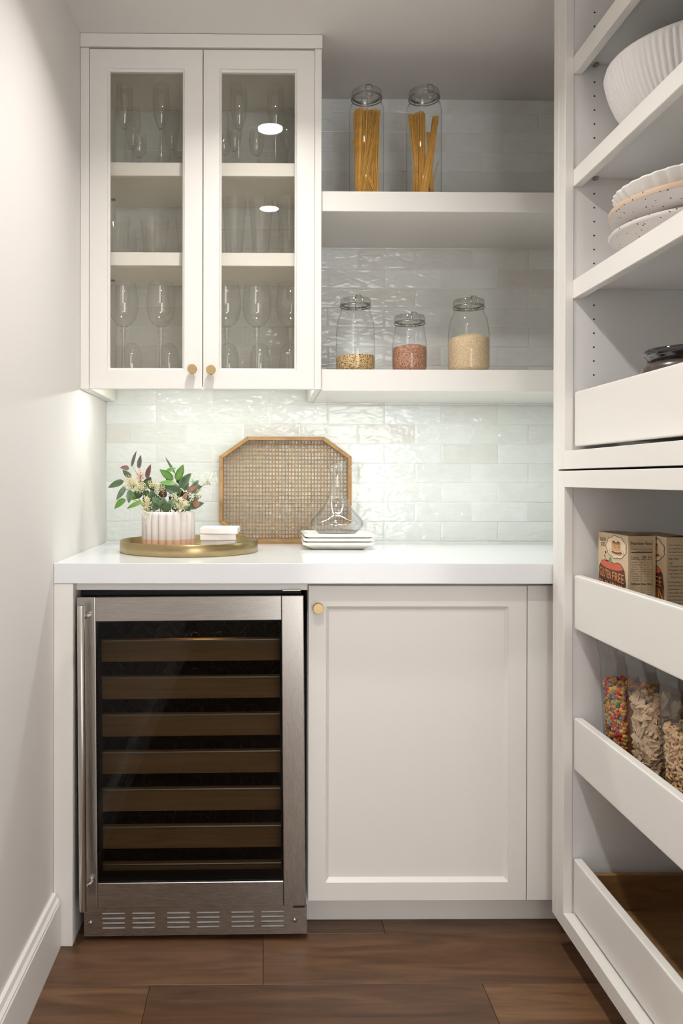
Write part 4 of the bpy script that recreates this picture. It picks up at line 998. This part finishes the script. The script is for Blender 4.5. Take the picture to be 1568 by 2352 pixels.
def cloud(cu, cv, ru, rv, lobes=8, amp=0.10, grow=0.0, n=96):
    return [(cu + (ru * (1 + amp * abs(math.sin(lobes * a / 2))) + grow) * math.cos(a), cv + (rv * (1 + amp * abs(math.sin(lobes * a / 2))) + grow) * math.sin(a)) for a in [2 * PI * q / n for q in range(n)]]
BW, BD, BH = 0.148, 0.0580, 0.2060
def pumpkin_front(parent, f, full=True):
    """pancake-mix artwork; u 0..BW, v 0..BH"""
    f0 = f
    KN = [(0, 0), (0.011, 0.040), (0.033, 0.078), (0.060, 0.103), (0.066, 0.1065), (0.083, 0.1245), (0.0848, 0.1275), (0.103, 0.137), (0.1195, 0.1462), (0.1335, 0.1545), (0.140, 0.1635), (0.206, 0.206)]
    def vm(v):
        for (a, b), (c, d_) in zip(KN, KN[1:]):
            if v <= c: return b + (v - a) / (c - a) * (d_ - b)
        return v
    f = lambda u, v, l: f0(u, 0.1775 + (v - 0.161) * 0.60, l)
    cu_, cv_ = 0.092, 0.161
    flat('thought_bubble', cloud(cu_, cv_, 0.045, 0.037, 9, 0.10, 0.0022), f, INK['ink'], parent, 0.0002)
    flat('thought_bubble', cloud(cu_, cv_, 0.045, 0.037, 9, 0.10, 0.0), f, INK['cream'], parent, 0.0003)
    flat('plate_drawing', ell(cu_ + 0.002, cv_ - 0.015, 0.036, 0.012), f, INK['ink'], parent, 0.0004)
    flat('plate_drawing', ell(cu_ + 0.002, cv_ - 0.0145, 0.0350, 0.0112), f, INK['cream'], parent, 0.0005)
    flat('plate_drawing', ell(cu_ + 0.004, cv_ - 0.0175, 0.026, 0.0062), f, INK['syrup'], parent, 0.0006)
    for q in range(6):
        vv = cv_ - 0.0125 + q * 0.0058
        flat('pancake_drawing', ell(cu_ + 0.001, vv, 0.0222, 0.0058), f, INK['syrup'], parent, 0.0007 + q * 0.00002)
        flat('pancake_drawing', ell(cu_ + 0.001, vv + 0.0005, 0.0215, 0.0050), f, INK['pancake'], parent, 0.00071 + q * 0.00002)
    flat('pancake_drawing', ell(cu_ + 0.001, cv_ + 0.0185, 0.0195, 0.0050), f, INK['syrup'], parent, 0.00085)
    for du, l in ((-0.014, 0.016), (-0.004, 0.024), (0.006, 0.014), (0.015, 0.021)):
        flat('pancake_drawing', [(cu_ + du - 0.0012, cv_ + 0.0185), (cu_ + du + 0.0022, cv_ + 0.0185), (cu_ + du + 0.0012, cv_ + 0.0185 - l), (cu_ + du - 0.0002, cv_ + 0.0185 - l)], f, INK['syrup'], parent, 0.00087)
    flat('butter_drawing', [(cu_ - 0.006, cv_ + 0.021), (cu_ + 0.001, cv_ + 0.0175), (cu_ + 0.008, cv_ + 0.021), (cu_ + 0.001, cv_ + 0.0255)], f, INK['butter'], parent, 0.0009)
    f = lambda u, v, l: f0(u, vm(v), l)
    flats('bubble_dots', [ell(0.040, 0.1400, 0.0034, 0.0030, 12), ell(0.0355, 0.1325, 0.0032, 0.0026, 12), ell(0.0395, 0.1255, 0.0024, 0.0021, 12), ell(0.0455, 0.1205, 0.0022, 0.0018, 12)], f, INK['ink'], parent, 0.0002)
    # pumpkin: dark body with carved orange lettering, red top, green stem
    body = [(0.004, 0.0), (0.0035, 0.060), (0.006, 0.088), (0.014, 0.107), (0.022, 0.116), (0.034, 0.1195), (0.048, 0.116), (0.058, 0.1185), (0.070, 0.1165), (0.084, 0.113), (0.098, 0.1185), (0.112, 0.1165), (0.124, 0.106), (0.133, 0.091), (0.139, 0.066), (0.141, 0.0)]
    flat('pumpkin_drawing', body, f, INK['dark'], parent, 0.0002)
    top = [(0.012, 0.104), (0.022, 0.113), (0.034, 0.117), (0.048, 0.1135), (0.058, 0.116), (0.070, 0.114), (0.084, 0.1105), (0.098, 0.116), (0.111, 0.1135), (0.122, 0.104), (0.127, 0.096), (0.112, 0.0895), (0.092, 0.0855), (0.068, 0.0848), (0.044, 0.0875), (0.024, 0.0945)]
    flat('pumpkin_top_drawing', top, f, INK['red'], parent, 0.0003)
    flat('pumpkin_stem_drawing', [(0.0565, 0.119), (0.0585, 0.129), (0.0625, 0.1335), (0.0685, 0.132), (0.0695, 0.127), (0.0675, 0.114), (0.0655, 0.104), (0.0625, 0.103), (0.0605, 0.110)], f, INK['green'], parent, 0.0004)
    arch = lambda drop, rise: (lambda a, b, w, h_: (a * w, b * h_ * (1 + rise * abs(2 * a - 1)) - drop * (2 * a - 1) ** 2 * -1))
    text_mesh([('GLUTEN', 0.010, 0.0660, 0.058, 0.0170, 0.0, lambda a, b, w, h_: (a * w, b * h_ * (1.12 - 0.16 * a) + 0.0035 * (1 - a) ** 2)), ('FREE', 0.0745, 0.0640, 0.055, 0.0195, 0.0, lambda a, b, w, h_: (a * w, b * h_ * (0.9 + 0.15 * a) - 0.004 * a + 0.0015)),
               ('PUMPKIN', 0.0075, 0.0330, 0.130, 0.0270, 0.0, lambda a, b, w, h_: (a * w, b * h_ - 0.004 * a)), ('PANCAKE MIX', 0.012, 0.0110, 0.120, 0.0160)], f, INK['orange'], parent, 0.0005)
    text_mesh([('TRADER', 0.0080, 0.1860, 0.0330, 0.0085, 0.01), ("JOE'S", 0.0140, 0.1755, 0.0250, 0.0085, 0.01)], f0, INK['ink'], parent, 0.0003)
def nutrition(parent, f, W):
    u0, w = 0.0065, W - 0.0145
    u1 = u0 + w
    bars = []
    def hl(v, t, a=u0, b=u1): bars.append([(a, v), (b, v), (b, v + t), (a, v + t)])
    fr = 0.00025
    for q in ((u0 - 0.0012, 0.028, u0 - 0.0012 + fr, 0.196), (u1 + 0.001, 0.028, u1 + 0.001 + fr, 0.196)): bars.append([(q[0], q[1]), (q[2], q[1]), (q[2], q[3]), (q[0], q[3])])
    hl(0.1957, fr, u0 - 0.0012, u1 + 0.001)
    hl(0.1660, 0.0024); hl(0.1512, 0.0008, u0, u0 + 0.0185); hl(0.1512, 0.0008, u0 + 0.0200, u0 + 0.0320); hl(0.1512, 0.0008, u0 + 0.0335, u1)
    hl(0.0925, 0.0022, u0, u0 + 0.0185); hl(0.0925, 0.0022, u0 + 0.0200, u0 + 0.0320); hl(0.0925, 0.0022, u0 + 0.0335, u1)
    hl(0.0680, 0.0010, u0 + 0.020, u1)
    rows = ['Total Fat', ' Saturated Fat', ' Trans Fat', 'Cholesterol', 'Sodium', 'Total Carb.', ' Dietary Fiber', ' Total Sugars', '  Added Sugars', 'Protein']
    L = [('Nutrition Facts', u0, 0.1852, w, 0.0072, 0.018), ('About 10 servings per container', u0, 0.1795, w * 0.93, 0.0019), ('Serving size 1/3 cup dry mix (40g)', u0, 0.1742, w * 0.99, 0.0026, 0.015), ('makes 2 pancakes (100g)', u0 + w * 0.27, 0.1696, w * 0.72, 0.0024, 0.015),
         ('Per mix', u0 + 0.0235, 0.1618, 0.007, 0.0014), ('Prepared', u0 + 0.0350, 0.1618, 0.008, 0.0014), ('Calories', u0, 0.1535, 0.0160, 0.0040, 0.015), ('130', u0 + 0.0225, 0.1535, 0.0088, 0.0058, 0.02), ('210', u0 + 0.0345, 0.1535, 0.0088, 0.0058, 0.02), ('% DV', u0 + 0.026, 0.1482, 0.005, 0.0015), ('% DV', u0 + 0.0385, 0.1482, 0.005, 0.0015)]
    vals = [('0.5g', '1%', '6g', '8%'), ('0g', '0%', '3g', '15%'), ('0g', '', '0g', ''), ('0mg', '0%', '55mg', '18%'), ('340mg', '15%', '390mg', '17%'), ('29g', '11%', '30g', '11%'), ('1g', '4%', '1g', '4%'), ('5g', '', '6g', ''), ('5g', '10%', '5g', '10%'), ('2g', '', '4g', '')]
    for i, r in enumerate(rows):
        v = 0.1428 - i * 0.0053; ind = len(r) - len(r.lstrip())
        L.append((r.strip(), u0 + ind * 0.0012, v, min(0.017, 0.0012 * len(r.strip()) + 0.001), 0.0021, 0.01 if ind == 0 else 0.0))
        for q, du in zip(vals[i], (0.0195, 0.0275, 0.0335, 0.0405)):
            if q: L.append((q, u0 + du, v, 0.0012 * len(q) + 0.0004, 0.0020))
    for i, r in enumerate(['Vitamin D', 'Calcium', 'Iron', 'Potassium']):
        v = 0.0885 - i * 0.0050
        L.append((r, u0, v, 0.0011 * len(r), 0.0020))
        for q, du in zip(('0mcg', '0%', '0.2mcg', '2%'), (0.0195, 0.0275, 0.0335, 0.0405)): L.append((q, u0 + du, v, 0.0012 * len(q), 0.0020))
    flats('rule_lines', bars, f, INK['black'], parent, 0.0003)
    text_mesh(L, f, INK['black'], parent, 0.0003)
def mix_box(label, x, y_near, z, side):
    t = thing('pancake_mix_box', label, 'box', (x, y_near, z), 'pancake mix boxes')
    bm = bmesh.new(); add_box(bm, x, x + BD, y_near, y_near + BW, z, z + BH, bevel=0.0006)
    link('carton', bm_mesh(bm), M_KRAFT, t)
    # lid flap, a little lifted at the near end
    bm = bmesh.new()
    top = [(x + 0.0008, y_near + 0.0005), (x + BD - 0.0008, y_near + 0.0005), (x + BD - 0.0008, y_near + BW - 0.001), (x + 0.0008, y_near + BW - 0.001)]
    vv = []
    for i, (a, b) in enumerate(top): vv.append(bm.verts.new((a, b, z + BH + 0.0006)))
    mid = [bm.verts.new((x + BD * 0.5, y_near + 0.0005, z + BH + 0.0034)), bm.verts.new((x + BD * 0.5, y_near + BW - 0.001, z + BH + 0.001))]
    bm.faces.new((vv[0], mid[0], mid[1], vv[3])); bm.faces.new((mid[0], vv[1], vv[2], mid[1]))
    bmesh.ops.solidify(bm, geom=list(bm.faces), thickness=0.0005)
    link('lid_flap', bm_mesh(bm), M_KRAFT2, t)
    front = lambda u, v, l: (x - l, y_near + BW - u, z + v)
    near = lambda u, v, l: (x + u, y_near - l, z + v)
    pumpkin_front(t, front)
    if side == 'facts': nutrition(t, lambda u, v, l: near(u, BH - (BH - v) * 0.885, l), BD)
    else:
        u0 = 0.0045; w = BD - 0.008
        L = [('You can bake your pancakes', u0, 0.1890, w, 0.0030), ('too, even if you prefer waffles.', u0, 0.1818, w * .96, 0.0030), ('Use Gluten Free Pumpkin Pancake', u0, 0.1746, w, 0.0030), ('DIRECTIONS:', u0, 0.1606, w * 0.42, 0.0036), ('1 egg', u0, 0.1528, w * .16, 0.0032), ('2 Tbsp butter, melted, or oil', u0, 0.1456, w * .86, 0.0030),
             ('3/4 cup plus 2 Tbsp water', u0, 0.1384, w * .80, 0.0030), ("1 cup Trader Joe's Gluten Free", u0, 0.1312, w * .92, 0.0030), ('Pumpkin Pancake Mix', u0 + 0.004, 0.1240, w * .62, 0.0030), ('Preheat griddle to 350F or heat', u0, 0.1140, w * .97, 0.0030), ('skillet over medium low heat. Mix', u0, 0.1068, w, 0.0030), ('egg and butter in a mixing bowl', u0, 0.0996, w * .95, 0.0030),
             ('whisk in water. Gently stir pancake', u0, 0.0924, w, 0.0030), ('mix until combined but do not over', u0, 0.0852, w, 0.0030), ('Batter will be slightly lumpy. Grease', u0, 0.0780, w, 0.0030), ('preheated griddle or skillet with', u0, 0.0708, w * .93, 0.0030), ('cooking spray.', u0, 0.0636, w * .42, 0.0030), ('Ladle onto griddle in 4 inch pancakes', u0, 0.0536, w, 0.0030), ('turn when bubbles form on top', u0, 0.0464, w * .9, 0.0030)]
        text_mesh(L, near, INK['ink'], t, 0.0003)
        flats('rule_lines', [[(u0, 0.1690), (u0 + w, 0.1690), (u0 + w, 0.1694), (u0, 0.1694)]], near, INK['ink'], t, 0.0003)
    return t
zb0 = zE + 0.0003
mix_box('kraft pancake mix box with pumpkin front and nutrition panel, nearest the far end', 0.7530, 1.6560, zb0, 'facts')
mix_box('kraft pancake mix box showing its directions panel, behind the other box', 0.8135, 1.6180, zb0, 'directions')

# ------------------------------------------------------------------ cereal canisters
def rrect(w, d_, r, n=5):
    out = []
    for sx, sy, a0 in ((1, 1, 0), (-1, 1, PI / 2), (-1, -1, PI), (1, -1, 1.5 * PI)):
        for q in range(n + 1):
            a = a0 + q / n * PI / 2; out.append((sx * (w - r) + r * math.cos(a), sy * (d_ - r) + r * math.sin(a)))
    return out
CZ = zF + 0.0003
CH = 0.764 - CZ
CWX, CWY = 0.085, 0.0615        # half sizes
def hw(z):                       # taper
    k_ = 0.87 + 0.13 * min(1, z / 0.26); return CWX * k_, CWY * k_
def canister(label, x, y):
    t = thing('cereal_canister', label, 'canister', (x, y, CZ), 'clear cereal canisters')
    bm = bmesh.new(); R = []
    for z, g in ((0.0, -0.004), (0.004, 0.0), (0.05, 0), (0.12, 0), (0.20, 0), (0.262, 0.0), (0.268, 0.0035), (0.274, 0.0045), (CH - 0.012, 0.005)):
        a, b = hw(z); R.append([bm.verts.new((u, v, z)) for u, v in rrect(a + g, b + g, 0.030 + g, 7)])
    n = len(R[0])
    for a, b in zip(R, R[1:]):
        for q in range(n): bm.faces.new((a[q], a[(q + 1) % n], b[(q + 1) % n], b[q]))
    bm.faces.new(list(reversed(R[0])))
    link('body', bm_mesh(bm), M_PLASTIC, t, True, world=False)
    bm = bmesh.new(); R = []
    for z, g in ((CH - 0.0118, 0.006), (CH - 0.001, 0.006), (CH, 0.004)):
        a, b = hw(0.26); R.append([bm.verts.new((u, v, z)) for u, v in rrect(a + g, b + g, 0.034, 7)])
    for a, b in zip(R, R[1:]):
        for q in range(n): bm.faces.new((a[q], a[(q + 1) % n], b[(q + 1) % n], b[q]))
    bm.faces.new(R[-1])
    link('lid', bm_mesh(bm), M_PLASTIC, t, world=False)
CX = 0.7430 + CWX * 1.0
CYS = [1.7365, 1.6015, 1.4665]
canister('clear plastic canister of colourful fruit-shaped cereal', CX, CYS[0])
canister('clear plastic canister of woven square cereal', CX, CYS[1])
canister('clear plastic canister of ring-shaped oat cereal', CX, CYS[2])
def blob(col_, bumps, seed):
    rr = random.Random(seed); bm = bmesh.new()
    if bumps:
        for q in range(bumps):
            a = 2 * PI * q / bumps; bmesh.ops.create_icosphere(bm, subdivisions=1, radius=0.0036, matrix=Matrix.Translation((0.0038 * math.cos(a), 0.0038 * math.sin(a), rr.uniform(-.001, .001))))
        bmesh.ops.create_icosphere(bm, subdivisions=1, radius=0.0044, matrix=Matrix.Identity(4))
    else: bmesh.ops.create_icosphere(bm, subdivisions=2, radius=0.0064, matrix=Matrix.Diagonal((1, 0.85, 0.75, 1)))
    me = bm_mesh(bm); me.materials.append(simple('cereal_' + str(seed), col_, 0.55, bump=0.3, bscale=500)); me.polygons.foreach_set('use_smooth', [True] * len(me.polygons)); return me
FR = [blob(lin(226, 150, 52), 0, 1), blob(lin(228, 158, 60), 3, 2), blob(lin(188, 58, 70), 5, 3), blob(lin(206, 92, 46), 0, 4), blob(lin(96, 134, 136), 4, 5), blob(lin(150, 150, 82), 0, 6), blob(lin(122, 98, 112), 5, 7), blob(lin(232, 172, 72), 0, 8)]
def chex():
    m, nt, b = new_mat('woven_cereal'); b.inputs['Roughness'].default_value = 0.7
    mp = coords(nt, (430, 430, 430)); w = []
    for ax in (0, 1):
        s = nt.nodes.new('ShaderNodeSeparateXYZ'); nt.links.new(mp.outputs[0], s.inputs[0])
        si = node(nt, 'ShaderNodeMath', operation='SINE'); ml = node(nt, 'ShaderNodeMath', operation='MULTIPLY'); ml.inputs[1].default_value = 6.28
        nt.links.new(s.outputs[ax], ml.inputs[0]); nt.links.new(ml.outputs[0], si.inputs[0]); w.append(si)
    mx = node(nt, 'ShaderNodeMath', operation='MAXIMUM'); nt.links.new(w[0].outputs[0], mx.inputs[0]); nt.links.new(w[1].outputs[0], mx.inputs[1])
    rp = ramp(nt, [(0.2, lin(178, 146, 112)), (0.7, lin(218, 190, 154))]); nt.links.new(mx.outputs[0], rp.inputs[0]); nt.links.new(rp.outputs[0], b.inputs['Base Color'])
    bp = node(nt, 'ShaderNodeBump'); bp.inputs['Strength'].default_value = 0.5; bp.inputs['Distance'].default_value = 0.0006; nt.links.new(mx.outputs[0], bp.inputs['Height']); nt.links.new(bp.outputs[0], b.inputs['Normal'])
    bm = bmesh.new(); N = 4; g = []
    for s in (1, -1):
        gg = [[bm.verts.new(((i / N - .5) * 0.0215, (j / N - .5) * 0.0215, s * (0.0008 + 0.0030 * (1 - (2 * i / N - 1) ** 2) * (1 - (2 * j / N - 1) ** 2)) + 0.0006 * math.sin(i * 1.1))) for j in range(N + 1)] for i in range(N + 1)]
        for i in range(N):
            for j in range(N): bm.faces.new((gg[i][j], gg[i + 1][j], gg[i + 1][j + 1], gg[i][j + 1]))
        g.append(gg)
    for q in range(N):
        for (a, b_, c, d_) in (((q, 0), (q + 1, 0), 0, 1), ((q, N), (q + 1, N), 0, 1), ((0, q), (0, q + 1), 0, 1), ((N, q), (N, q + 1), 0, 1)):
            bm.faces.new((g[0][a[0]][a[1]], g[0][b_[0]][b_[1]], g[1][b_[0]][b_[1]], g[1][a[0]][a[1]]))
    me = bm_mesh(bm); me.materials.append(m); return me
def ring():
    bm = bmesh.new(); add_tube(bm, [(0.0048 * math.cos(a), 0.0048 * math.sin(a), 0) for a in [2 * PI * q / 14 for q in range(14)]], 0.0026, 7, closed=True)
    me = bm_mesh(bm); me.materials.append(simple('oat_ring', lin(206, 168, 122), 0.65, bump=0.4, bscale=400)); me.polygons.foreach_set('use_smooth', [True] * len(me.polygons)); return me
def cereal(name, label, piece, meshes, weights, y, top, size, step, layers, depth, core_mat, seed, tilt=None, near=False):
    rr = random.Random(seed); t = thing(name, label, 'cereal', (CX, y, CZ), 'cereal in the canisters')
    bm = bmesh.new(); R = []
    for z in (0.004, top * 0.5, top - size * 1.1):
        a, b = hw(z); R.append([bm.verts.new((u, v, z)) for u, v in rrect(a - size * 0.95, b - size * 0.95, 0.02, 3)])
    n = len(R[0])
    for a, b in zip(R, R[1:]):
        for q in range(n): bm.faces.new((a[q], a[(q + 1) % n], b[(q + 1) % n], b[q]))
    bm.faces.new(list(reversed(R[0]))); bm.faces.new(R[-1])
    link('cereal_core', bm_mesh(bm), core_mat, t, world=False)
    spots = []
    def clampin(u, v, z):
        a, b = hw(z); a -= size * 0.62; b -= size * 0.62; r = 0.026
        u = max(-a, min(a, u)); v = max(-b, min(b, v))
        ex, ey = abs(u) - (a - r), abs(v) - (b - r)
        if ex > 0 and ey > 0:
            d_ = math.hypot(ex, ey)
            if d_ > r: u = math.copysign(a - r + ex * r / d_, u); v = math.copysign(b - r + ey * r / d_, v)
        return u, v
    st = size * step
    vis = 0.545 - CZ                     # the tray front hides everything lower
    for layer in range(layers):
        z = vis
        row = 0
        while z < top - size * 0.3:
            v = -CWY + (row % 2) * st * 0.5 + layer * st * 0.5
            while v < CWY:
                spots.append((-1 + 0 * v, v, z, layer)); v += st
            z += st * 0.92; row += 1
    if near:                             # the side towards the room of the nearest canister
        z = vis
        while z < top - size * 0.3:
            u = -CWX + st * 1.2
            while u < CWX * 0.9:
                spots.append((u, -1, z, 0)); u += st * 1.15
            z += st * 1.05
    u = -CWX + st * 0.6
    while u < -CWX + depth:
        v = -CWY + rr.uniform(0.2, 0.8) * st
        while v < CWY:
            spots.append((u, v, top - size * 0.45 + rr.uniform(-0.35, 0.35) * size, 0)); v += st
        u += st
    for u, v, z, layer in spots:
        z += rr.uniform(-0.2, 0.2) * st
        u, v = clampin(u, v + rr.uniform(-0.2, 0.2) * st, z)
        u += layer * size * 0.6 + rr.uniform(0, size * 0.25)
        o = bpy.data.objects.new(piece, rr.choices(meshes, weights)[0]); col.objects.link(o); o.parent = t
        o.location = (u, v, z)
        if tilt is None: o.rotation_euler = (rr.uniform(0, 6.28), rr.uniform(0, 6.28), rr.uniform(0, 6.28))
        else:
            lie = Matrix.Rotation(rr.uniform(-tilt, tilt), 3, 'X') @ Matrix.Rotation(rr.uniform(-tilt, tilt), 3, 'Y')
            stand = Matrix.Rotation(-PI / 2, 3, 'Y') if u < -CWX * 0.72 and z < top - size * 0.8 else Matrix.Rotation(-PI / 4, 3, 'Y')
            o.rotation_euler = (stand @ lie @ Matrix.Rotation(rr.uniform(0, 6.28), 3, 'Z')).to_euler()
        s = rr.uniform(0.88, 1.1); o.scale = (s, s, s)
cereal('fruit_cereal', 'heap of orange, red and teal fruit-shaped cereal in the far canister', 'cereal_piece', FR, [5, 4, 3, 2, 3, 2, 2, 3], CYS[0], 0.672 - CZ, 0.0115, 0.85, 1, 0.085, simple('fruit_core', lin(156, 100, 54), 0.8), 11)
cereal('square_cereal', 'heap of tan woven square cereal in the middle canister', 'cereal_square', [chex()], [1], CYS[1], 0.674 - CZ, 0.0165, 0.80, 2, 0.075, simple('square_core', lin(140, 108, 78), 0.8), 12, 0.75)
cereal('ring_cereal', 'heap of tan oat rings in the nearest canister', 'cereal_ring', [ring()], [1], CYS[2], 0.655 - CZ, 0.0115, 0.97, 1, 0.055, simple('ring_core', lin(140, 106, 74), 0.8), 13, 0.9, True)
